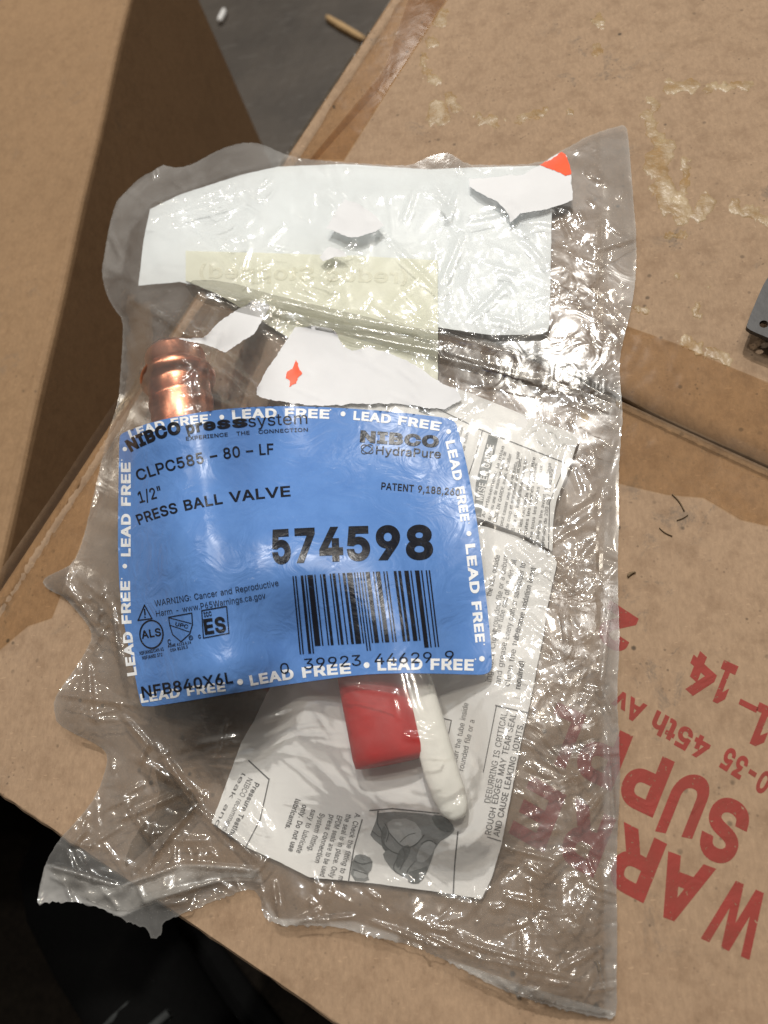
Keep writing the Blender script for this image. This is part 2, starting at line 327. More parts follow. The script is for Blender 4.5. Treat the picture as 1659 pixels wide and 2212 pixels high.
# ------------------------------------------------------------------ text
# outlines of the lettering used on the label, leaflet and carton: advance, contours
GLYPHS = {
 '"': (321, '78,318 70,509 136,509 128,318;193,318 185,509 250,509 243,318'),
 '(': (273, '89,207 90,235 92,264 96,293 101,324 107,354 114,384 122,413 132,441 142,468 153,494 164,517 177,539 236,539 223,512 212,485 201,457 191,428 182,399 174,370 167,342 161,313 157,285 154,258 152,232 151,207 152,184 154,161 156,138 160,115 165,91 172,67 179,42 188,16 198,-10 209,-38 222,-66 236,-96 177,-96 156,-59 139,-21 124,16 111,55 102,93 95,131 90,169'),
 ')': (273, '37,-96 52,-66 64,-37 76,-9 86,18 95,44 102,69 108,93 113,116 117,139 120,162 121,184 122,207 121,232 119,258 116,285 112,313 106,342 99,370 91,399 82,428 73,457 62,485 50,512 37,539 97,539 109,517 121,494 131,468 142,441 151,413 159,384 167,354 173,323 178,293 181,264 183,235 184,207 183,168 178,130 171,92 161,53 149,15 134,-22 117,-59 97,-96'),
 ',': (188, '38,-119 68,71 137,71 84,-119'),
 '-': (453, '337,244 337,188 114,188 114,244'),
 '.': (188, '95,-4 78,-1 63,9 53,24 50,41 53,59 63,73 78,83 95,87 113,83 128,73 138,59 141,41 138,24 128,9 113,-1'),
 '/': (249, '235,533 71,-76 14,-76 178,533'),
 '0': (453, '227,-7 199,-5 174,1 151,11 130,24 111,41 95,62 80,86 69,113 60,144 53,178 49,214 48,254 49,294 53,330 60,364 69,395 81,422 95,447 112,467 130,484 151,498 174,508 200,514 227,516 254,514 279,508 302,498 323,484 342,467 358,447 372,422 384,395 393,364 400,330 404,294 405,254 404,214 400,178 393,144 384,113 373,86 359,62 342,41 323,24 302,11 279,1 254,-5;227,50 261,56 290,74 303,87 313,103 323,122 330,144 336,168 340,194 343,223 344,254 343,285 340,314 336,341 330,365 323,387 313,405 303,422 290,435 261,453 227,460 192,453 163,435 151,422 140,405 131,387 123,365 117,341 113,314 110,285 109,254 110,223 113,194 117,168 123,144 131,122 140,103 151,87 163,74 192,56'),
 '1': (453, '76,0 76,55 391,55 391,0;276,509 276,0 212,0 212,448 209,448 86,358 86,427 198,509'),
 '2': (453, '64,0 64,47 234,229 261,257 282,282 299,305 311,327 318,348 320,371 317,397 308,419 293,436 273,449 250,457 224,460 196,457 172,447 153,433 139,413 130,390 127,362 66,362 67,384 71,405 77,424 86,442 111,473 143,496 162,505 182,511 203,514 225,516 247,514 268,511 288,505 306,497 337,474 361,445 376,411 381,372 378,345 371,318 357,290 336,259 322,241 306,223 288,202 267,180 153,60 153,57 389,57 389,0'),
 '3': (453, '218,-7 195,-6 173,-3 152,2 133,10 98,30 70,57 52,91 44,132 109,132 115,107 126,87 144,71 165,59 191,52 219,50 248,53 275,61 297,74 315,93 325,116 329,145 326,172 316,196 299,217 275,234 242,244 201,248 157,248 157,299 288,448 288,452 70,452 70,509 372,509 372,461 211,278 211,289 239,290 264,288 287,284 308,276 327,265 344,253 359,239 371,222 381,205 387,186 392,166 393,145 392,123 387,103 380,84 370,66 358,50 344,36 327,23 309,12 288,4 266,-2 243,-6'),
 '4': (453, '40,105 40,158 247,509 311,509 109,166 109,163 413,163 413,105;282,0 282,121 282,146 282,318 343,318 343,0'),
 '5': (453, '221,-7 199,-6 178,-2 159,3 140,11 108,32 83,60 66,93 60,130 122,130 127,108 138,89 154,73 173,60 196,52 221,50 250,53 276,64 298,82 314,104 324,131 328,162 324,193 314,221 297,244 275,262 248,273 218,277 192,275 167,268 145,258 128,246 67,253 96,509 366,509 366,452 151,452 134,301 136,301 155,315 178,325 203,331 229,334 263,330 294,321 321,306 345,285 364,260 379,231 388,199 391,163 390,139 385,117 379,95 369,76 357,57 343,41 327,27 309,15 289,6 268,-1 245,-5'),
 '6': (453, '226,-7 203,-5 182,-1 161,5 142,15 125,26 109,40 96,56 84,74 75,94 69,115 65,138 64,162 68,199 80,239 89,261 102,285 118,311 137,340 252,509 322,509 151,261 145,261 154,275 165,288 179,299 196,307 214,312 235,314 257,313 278,309 298,303 316,295 346,271 370,240 378,221 384,201 388,180 389,157 388,134 384,112 377,92 368,73 356,55 343,39 327,26 310,14 291,5 271,-2 249,-6;226,48 254,52 279,63 299,79 314,101 324,128 327,157 324,187 314,213 299,235 279,251 254,262 226,265 198,262 174,252 153,235 138,214 128,188 125,158 128,128 138,102 153,79 174,63 198,52'),
 '7': (453, '97,0 323,448 323,452 62,452 62,509 391,509 391,449 165,0'),
 '8': (453, '226,-7 201,-6 178,-2 156,3 136,11 101,33 74,62 57,96 52,135 55,166 65,195 81,220 101,241 125,256 153,265 153,267 119,282 93,308 76,342 70,380 75,417 90,450 114,477 146,498 164,506 184,511 204,514 226,516 248,514 269,511 288,506 306,498 337,477 361,450 377,417 382,380 376,342 359,308 333,282 300,267 300,265 327,256 351,241 372,220 387,195 397,166 401,135 395,96 378,62 352,33 317,11 296,3 275,-2 251,-6;226,49 258,52 285,60 307,74 323,91 333,113 337,139 333,165 322,189 305,208 283,223 256,232 226,235 196,232 169,223 147,208 130,189 119,165 115,139 119,113 129,91 145,74 167,60 195,52;226,290 252,292 274,300 293,313 307,330 316,351 319,376 316,399 308,420 294,437 275,449 252,457 226,460 200,457 177,449 159,437 145,420 136,399 133,376 136,351 145,330 159,313 178,300 201,292'),
 '9': (453, '226,516 249,514 271,510 291,503 310,494 328,482 343,468 356,452 368,434 377,414 384,393 388,371 389,347 385,309 373,270 363,248 350,224 334,197 315,168 200,0 130,0 301,248 307,248 299,234 287,221 273,210 257,202 238,196 218,195 195,196 175,199 155,206 137,214 106,237 83,269 74,287 68,307 65,329 64,352 65,375 69,397 75,417 85,436 96,454 110,469 125,483 143,494 162,504 182,510 203,514;226,460 199,457 174,446 154,429 138,407 129,381 125,352 129,322 138,295 154,274 174,257 199,247 226,243 254,247 279,257 299,273 314,295 324,321 327,350 324,381 314,407 299,429 279,446 254,457'),
 ':': (188, '95,-4 78,-1 63,9 53,24 50,41 53,59 63,73 78,83 95,87 113,83 128,73 138,59 141,41 138,24 128,9 113,-1;95,271 78,274 63,284 53,299 50,316 53,334 63,349 78,359 95,362 113,359 128,349 138,334 141,316 138,299 128,284 113,274'),
 'A': (480, '16,0 201,509 276,509 463,0 395,0 287,302 276,334 264,372 257,394 250,420 241,447 232,478 245,478 236,447 228,419 220,393 213,371 201,333 191,302 85,0;110,142 110,199 370,199 370,142'),
 'B': (456, '60,0 60,509 241,509 266,508 289,504 310,499 329,491 359,469 381,442 394,410 398,374 395,344 387,320 373,301 356,286 336,275 315,267 315,262 339,257 363,245 385,227 402,203 414,173 418,136 413,100 400,67 377,39 344,18 324,10 301,4 275,1 247,0;125,57 245,57 272,58 296,63 315,70 330,80 349,105 355,137 352,161 342,184 327,203 306,218 279,228 248,231 125,231;125,285 238,285 265,288 288,296 308,309 323,326 333,348 336,372 330,403 313,429 283,446 240,452 125,452'),
 'C': (510, '267,-7 235,-5 205,1 177,11 150,25 126,42 104,63 86,88 70,115 57,146 48,179 42,215 40,254 42,293 48,329 57,362 70,393 86,421 104,445 126,466 150,484 177,498 205,508 235,514 267,516 305,513 340,504 373,490 402,471 427,447 448,418 463,385 473,348 408,348 401,373 389,395 375,413 357,428 337,440 315,449 292,454 267,456 245,454 223,450 203,443 184,432 166,419 150,403 137,385 125,364 116,340 109,314 105,285 103,254 105,223 109,194 116,168 125,145 137,123 151,105 166,89 184,76 203,66 223,59 245,54 267,53 292,55 315,60 337,69 357,81 375,96 389,114 401,136 408,160 473,160 463,124 448,91 428,62 402,38 373,19 341,5 305,-4'),
 'D': (502, '125,509 125,0 60,0 60,509;219,0 96,0 96,57 215,57 244,58 272,63 296,70 318,81 337,94 354,110 368,128 379,149 388,172 394,198 398,226 399,255 398,285 394,312 388,337 379,361 368,381 354,399 338,415 320,428 299,438 275,446 249,450 221,452 93,452 93,509 225,509 261,507 294,501 325,492 353,478 377,461 399,441 418,418 433,391 446,361 455,329 460,293 462,255 460,217 455,181 446,149 433,119 417,92 398,68 376,48 351,31 322,17 291,8 256,2'),
 'E': (419, '60,0 60,509 372,509 372,452 125,452 125,286 355,286 355,229 125,229 125,57 375,57 375,0'),
 'F': (410, '60,0 60,509 369,509 369,452 125,452 125,278 346,278 346,221 125,221 125,0'),
 'G': (520, '269,-7 236,-5 205,1 176,11 149,25 125,43 104,64 85,88 69,116 57,146 47,179 42,215 40,254 42,293 47,329 57,362 69,393 85,421 103,445 125,466 149,484 175,498 203,508 233,514 265,516 304,513 340,504 374,489 403,469 429,445 449,416 465,384 474,349 408,349 399,372 387,393 373,411 356,427 337,439 315,448 291,454 265,456 243,454 222,450 202,443 183,432 166,419 150,404 137,385 125,364 116,340 109,314 105,285 103,254 105,223 109,194 116,168 125,145 137,124 151,105 166,90 184,76 203,66 224,59 246,54 269,53 309,57 345,71 374,93 396,123 404,141 410,160 414,180 415,202 434,199 283,199 283,256 478,256 478,200 476,170 471,141 463,115 451,91 436,69 419,50 399,33 377,19 352,8 326,0 298,-5'),
 'H': (517, '60,0 60,509 125,509 125,289 392,289 392,509 457,509 457,0 392,0 392,232 125,232 125,0'),
 'I': (300, '31,0 31,57 118,57 118,452 31,452 31,509 269,509 269,452 183,452 183,57 269,57 269,0'),
 'J': (396, '185,-7 153,-4 124,3 98,15 75,33 57,55 44,81 36,111 33,145 33,173 98,173 98,145 104,104 122,74 149,56 185,50 220,56 248,74 266,104 272,145 272,509 336,509 336,145 334,111 326,81 313,55 294,33 271,15 246,3 217,-4'),
 'K': (467, '60,0 60,509 125,509 125,334 124,225 125,193 125,0;104,145 104,216 122,239 139,261 157,282 174,303 193,324 212,344 364,509 448,509 231,276 228,276;372,0 188,259 228,309 449,0'),
 'L': (393, '60,0 60,509 125,509 125,57 361,57 361,0'),
 'M': (628, '60,0 60,509 152,509 277,187 287,159 299,123 311,84 322,49 307,49 318,83 330,121 342,158 352,187 476,509 568,509 568,0 504,0 504,291 504,327 505,369 506,413 507,457 513,457 505,433 498,409 482,363 467,322 456,291 342,0 286,0 170,291 159,321 145,361 129,408 112,457 119,457 120,416 121,372 122,328 122,291 122,0'),
 'N': (523, '60,0 60,509 136,509 343,183 352,169 363,151 375,130 388,107 401,82 414,55 405,54 402,81 401,108 400,134 399,157 399,195 399,509 463,509 463,0 387,0 202,290 177,331 164,354 148,381 108,452 119,454 122,384 124,328 125,291 125,0'),
 'O': (533, '267,-7 235,-5 205,1 177,11 150,25 126,42 105,63 86,88 70,115 57,146 48,179 42,215 40,254 42,293 48,329 57,362 70,393 86,421 105,445 126,466 150,484 177,498 205,508 235,514 267,516 299,514 329,508 357,498 384,484 408,466 429,445 448,421 464,393 477,362 486,329 491,293 493,254 491,215 486,179 477,146 464,115 448,88 429,63 408,42 384,25 357,11 329,1 299,-5;267,53 289,54 310,59 330,66 349,76 367,89 383,105 396,123 408,144 418,168 425,194 429,223 430,254 429,286 425,314 418,341 408,365 396,386 383,404 367,420 349,433 330,443 310,450 289,454 267,456 245,454 223,450 203,443 184,433 167,420 151,404 137,385 125,364 116,340 109,314 105,285 103,254 105,223 109,194 116,168 125,144 137,123 151,105 167,89 184,76 203,66 223,59 245,54'),
 'P': (445, '60,0 60,509 235,509 263,507 289,503 312,497 332,487 350,476 366,462 379,447 390,430 398,411 404,391 407,370 409,348 407,325 404,304 398,284 390,265 379,248 366,233 350,219 332,207 312,198 289,191 263,187 235,186 109,186 109,242 233,242 269,246 297,256 318,272 333,294 342,319 344,348 342,376 333,402 318,423 297,439 268,449 232,452 125,452 125,0'),
 'Q': (533, '267,-7 235,-5 205,1 177,11 150,25 126,42 105,63 86,88 70,115 57,146 48,179 42,215 40,254 42,293 48,329 57,362 70,393 86,421 105,445 126,466 150,484 177,498 205,508 235,514 267,516 299,514 329,508 357,498 384,484 408,466 429,445 448,421 464,393 477,362 486,329 491,293 493,254 491,215 486,179 477,146 464,115 448,88 429,63 408,42 384,25 357,11 329,1 299,-5;267,53 289,54 310,59 330,66 349,76 367,89 383,105 396,123 408,144 418,168 425,194 429,223 430,254 429,286 425,314 418,341 408,365 396,386 383,404 367,420 349,433 330,443 310,450 289,454 267,456 245,454 223,450 203,443 184,433 167,420 151,404 137,385 125,364 116,340 109,314 105,285 103,254 105,223 109,194 116,168 125,144 137,123 151,105 167,89 184,76 203,66 223,59 245,54;245,159 313,159 369,85 384,65 468,-48 401,-48 346,27 331,46'),
 'R': (449, '60,0 60,509 236,509 264,507 290,504 313,497 333,489 367,465 390,433 399,415 405,395 408,374 409,352 408,330 405,309 399,290 390,271 367,240 333,217 312,209 289,203 264,199 236,198 96,198 96,255 234,255 269,258 298,267 319,281 334,300 342,324 345,352 342,380 334,405 319,425 298,440 269,449 233,452 125,452 125,0;353,0 230,229 303,229 428,0'),
 'S': (447, '224,-9 197,-8 172,-4 149,1 128,9 108,19 91,31 76,45 64,60 54,77 46,96 41,115 38,137 104,137 110,110 123,88 142,71 166,59 194,52 224,49 257,52 286,60 311,74 329,92 341,114 346,139 342,161 332,179 316,193 296,205 272,214 245,222 184,239 154,249 128,260 105,274 86,289 71,307 60,326 54,348 52,372 58,413 75,448 87,463 102,476 119,488 138,498 158,506 180,511 203,514 227,516 252,514 275,511 296,505 316,498 351,476 377,449 394,415 401,378 337,378 326,412 302,437 286,447 267,453 247,457 225,459 194,456 167,448 145,435 129,418 118,398 115,376 119,352 131,334 148,319 169,308 191,300 212,293 264,279 287,272 312,264 336,252 359,238 379,220 395,198 405,171 408,139 403,99 386,64 374,48 360,34 343,21 323,11 302,2 278,-4 252,-8'),
 'T': (449, '32,452 32,509 417,509 417,452 257,452 257,0 193,0 193,452'),
 'U': (517, '259,-8 230,-7 203,-2 177,5 154,15 133,28 114,43 98,60 85,80 74,101 66,124 62,148 60,173 60,509 124,509 124,178 128,144 141,113 160,87 187,68 220,56 259,52 298,56 331,68 357,87 377,113 389,144 393,178 393,509 457,509 457,173 456,148 451,124 443,101 433,80 419,60 403,43 384,28 363,15 340,5 315,-2 288,-7'),
 'V': (480, '204,0 16,509 84,509 192,206 203,176 215,137 222,115 230,89 239,61 248,31 235,31 244,62 252,90 260,115 267,138 279,176 290,206 395,509 463,509 278,0'),
 'W': (686, '155,0 16,509 82,509 163,196 170,171 175,145 187,94 192,67 197,40 189,40 194,67 200,94 205,120 211,145 224,196 306,509 380,509 462,196 468,171 474,145 486,94 492,67 497,40 488,40 493,67 499,94 504,120 510,145 523,196 603,509 670,509 530,0 455,0 368,323 359,356 351,391 347,410 344,431 340,452 336,475 350,475 346,453 342,433 339,413 335,395 327,359 318,323 230,0'),
 'X': (474, '18,0 217,284 217,236 29,509 104,509 178,400 192,379 204,361 214,345 223,329 233,312 243,292 232,292 252,329 261,345 272,361 298,400 374,509 446,509 259,239 259,287 456,0 382,0 292,129 268,165 259,180 250,195 241,212 230,231 244,231 235,213 225,196 216,181 206,166 182,129 91,0'),
 'Y': (472, '203,0 203,208 16,509 91,509 192,344 208,318 222,292 236,264 250,230 224,230 237,265 251,293 265,318 280,344 381,509 455,509 268,208 268,0'),
 'Z': (438, '42,0 42,46 273,385 289,408 306,431 323,453 341,476 348,454 317,453 285,452 254,452 223,452 40,452 40,509 397,509 397,462 169,129 152,105 134,81 97,33 90,54 121,56 152,57 183,57 214,57 399,57 399,0'),
 'a': (389, '160,-9 126,-5 94,5 68,22 48,45 35,73 30,108 34,138 43,161 58,179 78,193 100,203 125,211 152,216 178,220 234,227 252,230 265,235 273,243 276,255 276,257 273,279 267,297 256,311 240,322 220,329 196,331 171,329 149,322 132,313 118,301 107,288 100,274 41,291 57,322 79,346 104,364 133,375 163,382 194,384 215,383 239,379 263,372 286,360 306,343 322,320 333,290 337,251 337,0 277,0 277,52 272,52 264,38 252,25 236,12 215,1 190,-6;170,45 202,49 228,59 248,74 263,93 272,115 276,138 276,190 270,186 259,182 246,179 231,176 200,171 175,168 154,164 134,159 117,150 103,139 95,124 92,105 94,87 102,72 114,61 130,52 149,47'),
 'b': (424, '229,-8 198,-5 172,4 153,17 138,31 127,46 118,59 112,59 112,0 53,0 53,509 114,509 114,319 118,319 127,331 137,346 152,360 171,373 197,381 229,384 252,383 274,378 294,371 313,361 330,347 345,332 359,313 370,293 379,270 385,245 389,218 390,189 389,160 385,133 379,108 370,84 359,64 346,45 330,29 313,16 294,5 274,-2 252,-7;220,47 253,51 279,66 301,88 316,117 325,151 328,189 325,227 316,261 301,290 280,311 253,325 220,330 188,325 161,312 140,291 125,263 116,229 113,189 116,150 125,115 140,86 162,65 188,51'),
 'c': (396, '207,-8 182,-7 159,-2 137,6 117,16 98,30 82,46 68,64 56,85 46,108 40,133 36,159 34,187 36,216 40,243 46,268 56,291 68,312 82,330 98,346 117,360 137,371 159,378 182,383 207,384 234,383 260,377 284,368 305,356 324,341 340,322 353,301 362,277 303,262 298,276 290,289 281,301 270,311 257,319 242,325 226,329 207,330 173,325 145,310 124,287 108,258 99,224 96,187 99,151 108,117 124,89 145,66 173,51 207,46 226,48 243,52 258,58 271,66 282,76 292,89 299,102 304,117 363,102 354,78 341,56 325,37 306,21 285,9 261,-1 235,-6'),
 'd': (424, '195,-8 172,-7 151,-2 130,5 111,16 94,29 79,45 66,64 55,84 46,108 39,133 35,160 34,189 35,218 39,245 46,270 55,293 66,313 79,332 95,347 112,361 131,371 151,378 173,383 196,384 228,381 253,373 272,360 287,346 298,331 306,319 311,319 311,509 372,509 372,0 313,0 313,59 307,59 298,46 287,31 272,17 252,4 227,-5;205,47 236,51 263,65 284,86 299,115 309,150 312,189 309,229 300,263 284,291 263,312 237,325 205,330 172,325 145,311 124,290 108,261 99,227 96,189 99,151 109,117 124,88 145,66 172,51'),
 'e': (404, '212,-8 185,-7 161,-2 138,6 117,16 98,30 82,46 68,64 56,85 46,108 40,132 35,159 34,187 35,215 39,242 46,267 55,290 67,311 81,329 97,346 115,359 135,370 157,378 180,383 205,384 236,382 266,374 294,361 319,341 341,315 357,282 363,263 368,242 370,219 371,194 371,169 75,169 75,221 338,221 310,202 307,237 298,269 283,294 263,314 237,326 205,330 173,326 146,313 125,294 109,270 99,241 96,211 96,178 100,139 110,106 128,80 151,61 179,50 212,46 234,48 254,53 271,61 285,73 297,88 306,105 365,91 353,63 335,39 311,19 283,4 249,-5'),
 'f': (254, '228,379 228,327 6,327 6,379;81,0 81,432 84,461 96,486 113,505 135,519 161,527 187,530 207,529 222,527 234,524 243,521 227,468 215,472 206,473 195,474 171,470 154,460 145,443 142,419 142,0'),
 'g': (425, '207,-151 168,-148 134,-140 105,-127 82,-110 64,-91 51,-69 101,-41 110,-53 122,-66 136,-78 154,-88 178,-95 207,-97 249,-92 282,-75 304,-47 311,-6 311,68 306,68 298,56 287,41 272,28 252,16 227,8 195,5 173,6 152,10 132,17 113,27 95,39 80,53 67,71 55,90 46,112 39,136 35,163 34,191 35,220 39,246 46,271 55,293 66,314 80,332 95,347 112,361 131,371 152,378 173,383 196,384 228,382 253,373 273,360 288,346 299,331 308,319 313,319 313,379 372,379 372,-9 371,-32 367,-54 360,-73 350,-90 324,-117 291,-136 271,-142 251,-147 229,-150;205,59 237,63 264,75 285,95 300,121 309,154 312,193 309,231 300,264 285,291 264,312 237,325 205,330 172,325 145,312 124,290 109,262 99,229 96,193 99,155 109,123 124,96 145,76 172,63'),
 'h': (410, '114,227 114,0 53,0 53,509 114,509 114,287 102,287 112,312 124,332 137,349 152,362 187,379 227,384 264,380 295,369 321,349 341,321 348,304 353,285 356,264 357,240 357,0 296,0 296,235 290,275 273,304 246,323 210,329 184,326 161,317 141,303 126,283 117,257'),
 'i': (167, '84,443 67,446 54,455 44,468 41,483 44,499 54,512 67,521 84,524 100,521 114,512 123,499 126,483 123,468 114,455 100,446;53,0 53,379 114,379 114,0'),
 'j': (167, '53,379 114,379 114,-30 111,-63 102,-90 86,-113 65,-129 37,-139 4,-143 -10,-143 -10,-87 2,-87 25,-83 40,-72 50,-54 53,-29;83,443 67,446 53,455 44,468 41,483 44,499 53,512 67,521 83,524 100,521 114,512 123,499 126,483 123,468 114,455 100,446'),
 'k': (381, '53,0 53,509 114,509 114,0;110,137 110,212 121,212 284,379 360,379 184,199 177,199;294,0 148,186 191,229 372,0'),
 'l': (189, '139,-2 101,3 74,20 58,47 53,84 53,509 114,509 114,99 115,77 120,62 130,54 146,52 160,53 170,54 181,3 162,-1 151,-2'),
 'm': (610, '53,0 53,379 112,379 112,295 108,295 118,323 132,346 151,363 172,376 195,384 219,386 257,380 287,361 309,331 321,295 312,295 322,321 337,343 357,361 381,375 407,383 437,386 468,383 497,372 522,354 541,328 553,296 557,255 557,0 496,0 496,254 490,289 473,313 447,326 419,330 395,328 374,320 358,307 345,290 338,270 335,247 335,0 274,0 274,260 269,288 253,311 229,326 199,330 178,328 158,320 140,307 126,289 117,266 114,238 114,0'),
 'n': (410, '114,227 114,0 53,0 53,379 112,379 112,287 102,287 112,312 124,332 137,349 152,362 187,379 227,384 264,380 295,369 321,349 341,321 348,304 353,285 356,264 357,240 357,0 296,0 296,235 290,275 273,304 246,323 210,329 184,326 161,317 141,303 126,283 117,257'),
 'o': (415, '207,-8 182,-7 159,-2 137,6 117,16 98,30 82,46 68,64 56,85 46,108 40,133 36,159 34,187 36,216 40,243 46,268 56,291 68,312 82,330 98,346 117,360 137,371 159,378 182,383 207,384 233,383 256,378 278,371 299,360 317,346 333,330 347,312 359,291 369,268 376,243 380,216 381,187 380,159 376,133 369,108 359,85 347,64 333,46 317,30 299,16 278,6 256,-2 233,-7;207,46 242,51 270,66 292,89 307,117 316,151 319,187 316,224 307,258 292,287 270,310 242,325 207,330 173,325 145,310 124,287 108,258 99,224 96,187 99,151 108,117 124,89 145,66 173,51'),
 'p': (424, '53,-143 53,379 112,379 112,319 118,319 126,331 137,346 152,360 171,373 197,381 229,384 252,383 274,378 294,371 313,361 330,347 345,332 359,313 370,293 379,270 385,245 389,218 390,189 389,160 385,133 379,108 370,84 359,64 346,45 330,29 313,16 294,5 274,-2 252,-7 229,-8 198,-5 173,4 153,17 138,31 127,46 118,59 114,59 114,-143;220,47 253,51 279,66 301,88 316,117 325,151 328,189 325,227 316,261 301,290 280,311 253,325 220,330 188,325 161,312 140,291 125,263 116,229 113,189 116,150 125,115 140,86 162,65 188,51'),
 'q': (424, '372,-143 311,-143 311,59 306,59 298,46 287,31 272,17 252,4 227,-5 195,-8 172,-7 151,-2 130,5 111,16 94,29 79,45 66,64 55,84 46,108 39,133 35,160 34,189 35,218 39,245 46,270 55,293 66,313 79,332 95,347 112,361 131,371 151,378 173,383 196,384 228,381 253,373 272,360 287,346 298,331 307,319 313,319 313,379 372,379;205,47 236,51 263,65 284,86 299,115 309,150 312,189 309,229 300,263 284,291 263,312 237,325 205,330 172,325 145,311 124,290 108,261 99,227 96,189 99,151 109,117 124,88 145,66 172,51'),
 'r': (259, '53,0 53,379 112,379 112,321 115,321 130,347 152,367 181,380 213,385 229,384 243,384 243,322 230,324 219,325 207,326 182,323 159,315 140,301 126,284 117,262 114,237 114,0'),
 's': (365, '182,-8 145,-5 112,3 84,18 62,38 45,63 36,94 94,107 105,79 124,60 150,49 181,45 217,50 244,62 262,81 268,103 265,121 254,136 237,147 212,155 149,170 125,177 104,186 87,196 72,208 53,237 47,274 51,305 65,332 87,354 115,370 149,381 187,384 223,381 254,372 279,358 299,339 314,316 324,290 268,277 258,298 243,316 219,328 187,333 156,329 131,317 114,299 109,277 112,258 124,243 144,232 172,223 229,209 254,202 275,194 292,183 306,171 325,142 331,107 326,75 312,47 290,24 260,6 223,-5'),
 't': (227, '204,379 204,327 6,327 6,379;65,471 126,471 126,98 128,76 136,61 150,53 170,50 185,51 202,54 213,2 203,-1 192,-3 180,-4 168,-4 145,-3 125,2 107,10 92,21 72,52 65,93'),
 'u': (410, '182,-5 146,-1 115,11 89,31 69,59 62,76 57,95 54,116 53,139 53,379 114,379 114,144 119,105 137,75 164,56 200,50 226,53 249,62 268,77 283,97 293,122 296,153 296,379 357,379 357,0 298,0 298,92 307,92 297,67 286,47 272,30 257,17 222,0'),
 'v': (389, '163,0 17,379 84,379 165,155 177,121 187,87 196,53 206,21 184,21 194,53 203,87 213,121 224,155 305,379 371,379 226,0'),
 'w': (567, '138,0 23,379 87,379 133,214 143,177 154,137 159,115 165,91 170,67 175,41 165,41 170,66 175,90 180,113 186,135 191,156 196,176 201,195 206,214 252,379 316,379 362,214 366,196 371,176 376,157 382,136 387,114 392,91 397,67 402,41 391,41 397,66 402,90 408,113 413,135 418,156 423,176 429,195 434,214 480,379 545,379 429,0 368,0 319,172 305,225 297,252 291,280 277,338 291,338 277,280 263,225 255,198 248,172 199,0'),
 'x': (379, '21,0 171,218 171,171 29,379 100,379 147,306 164,279 179,253 193,229 207,206 175,206 190,229 202,253 216,279 233,306 282,379 352,379 209,169 209,214 358,0 287,0 231,85 214,112 200,136 187,159 173,182 205,182 191,159 178,136 165,112 148,85 91,0'),
 'y': (389, '47,-139 61,-86 71,-87 88,-90 104,-89 118,-84 130,-74 141,-58 151,-36 163,-1 17,379 84,379 165,155 177,121 187,87 196,53 206,21 184,21 193,53 202,87 212,121 224,155 305,379 371,379 204,-58 191,-85 177,-107 159,-124 139,-136 117,-143 91,-145 77,-145 65,-143 54,-141'),
 'z': (380, '42,0 42,46 254,320 254,323 48,323 48,379 333,379 333,331 126,60 126,56 339,56 339,0'),
 '–': (350, '350,244 350,188 0,188 0,244'),
}
_gc, _tc = {}, {}
def glyph2d(ch, bold):
    """filled outline of one letter, its strokes thickened by bold"""
    if (ch, bold) in _gc: return _gc[(ch, bold)]
    adv, cs = GLYPHS[ch]; C = []
    for c in cs.split(';'):
        P = [tuple(map(float, q.split(','))) for q in c.split()]
        q = []
        for p in P:
            if not q or math.hypot(p[0] - q[-1][0], p[1] - q[-1][1]) > 2: q.append(p)
        if math.hypot(q[0][0] - q[-1][0], q[0][1] - q[-1][1]) <= 2: q.pop()
        C.append(np.array(q) / 1000)
    area = lambda P: .5 * float(np.sum(P[:, 0] * np.roll(P[:, 1], -1) - P[:, 1] * np.roll(P[:, 0], -1)))
    sgn = 1 if area(max(C, key=lambda P: abs(area(P)))) > 0 else -1
    D = []
    for P in C:
        e = np.roll(P, -1, 0) - P; e = e / np.linalg.norm(e, axis=1, keepdims=True); n = np.stack([e[:, 1], -e[:, 0]], 1) * sgn; n0 = np.roll(n, 1, 0)
        mt = n + n0; L2 = (mt * mt).sum(1, keepdims=True) / 2; D.append(P + bold * mt / np.maximum(L2, .35))
    vs, es = [], []
    for P in D:
        o = len(vs); vs += [Vector(p) for p in P]; es += [(o + i, o + (i + 1) % len(P)) for i in range(len(P))]
    r = delaunay_2d_cdt(vs, es, [], 0, 1e-6, False)
    v = np.array([(p.x, p.y) for p in r[0]]); f = np.array([list(q) for q in r[2]]); ce = v[f].mean(1)
    wn = np.zeros(len(f))
    for P in D:
        for i in range(len(P)):
            p, q = P[i], P[(i + 1) % len(P)]
            if p[1] == q[1]: continue
            hit = ((p[1] > ce[:, 1]) != (q[1] > ce[:, 1])) & (ce[:, 0] < (q[0] - p[0]) * (ce[:, 1] - p[1]) / (q[1] - p[1]) + p[0])
            wn[hit] += 1 if q[1] > p[1] else -1
    _gc[(ch, bold)] = (v, [list(q) for q in f[wn != 0]], adv / 1000); return _gc[(ch, bold)]
def text2d(s, bold=0.0):
    if (s, bold) not in _tc:
        V, F, x = [], [], 0.
        for ch in s:
            if ch not in GLYPHS: x += .27; continue
            v, f, adv = glyph2d(ch, bold); o = sum(len(q) for q in V)
            V.append(v + np.array([x, 0])); F += [[i + o for i in q] for q in f]; x += adv + bold * 1.2
        v = np.concatenate(V); lo, hi = -bold, .509 + bold
        v[:, 0] = (v[:, 0] - v[:, 0].min()) / max(1e-6, np.ptp(v[:, 0])); v[:, 1] = (v[:, 1] - lo) / (hi - lo)
        _tc[(s, bold)] = (v, F)
    return _tc[(s, bold)]
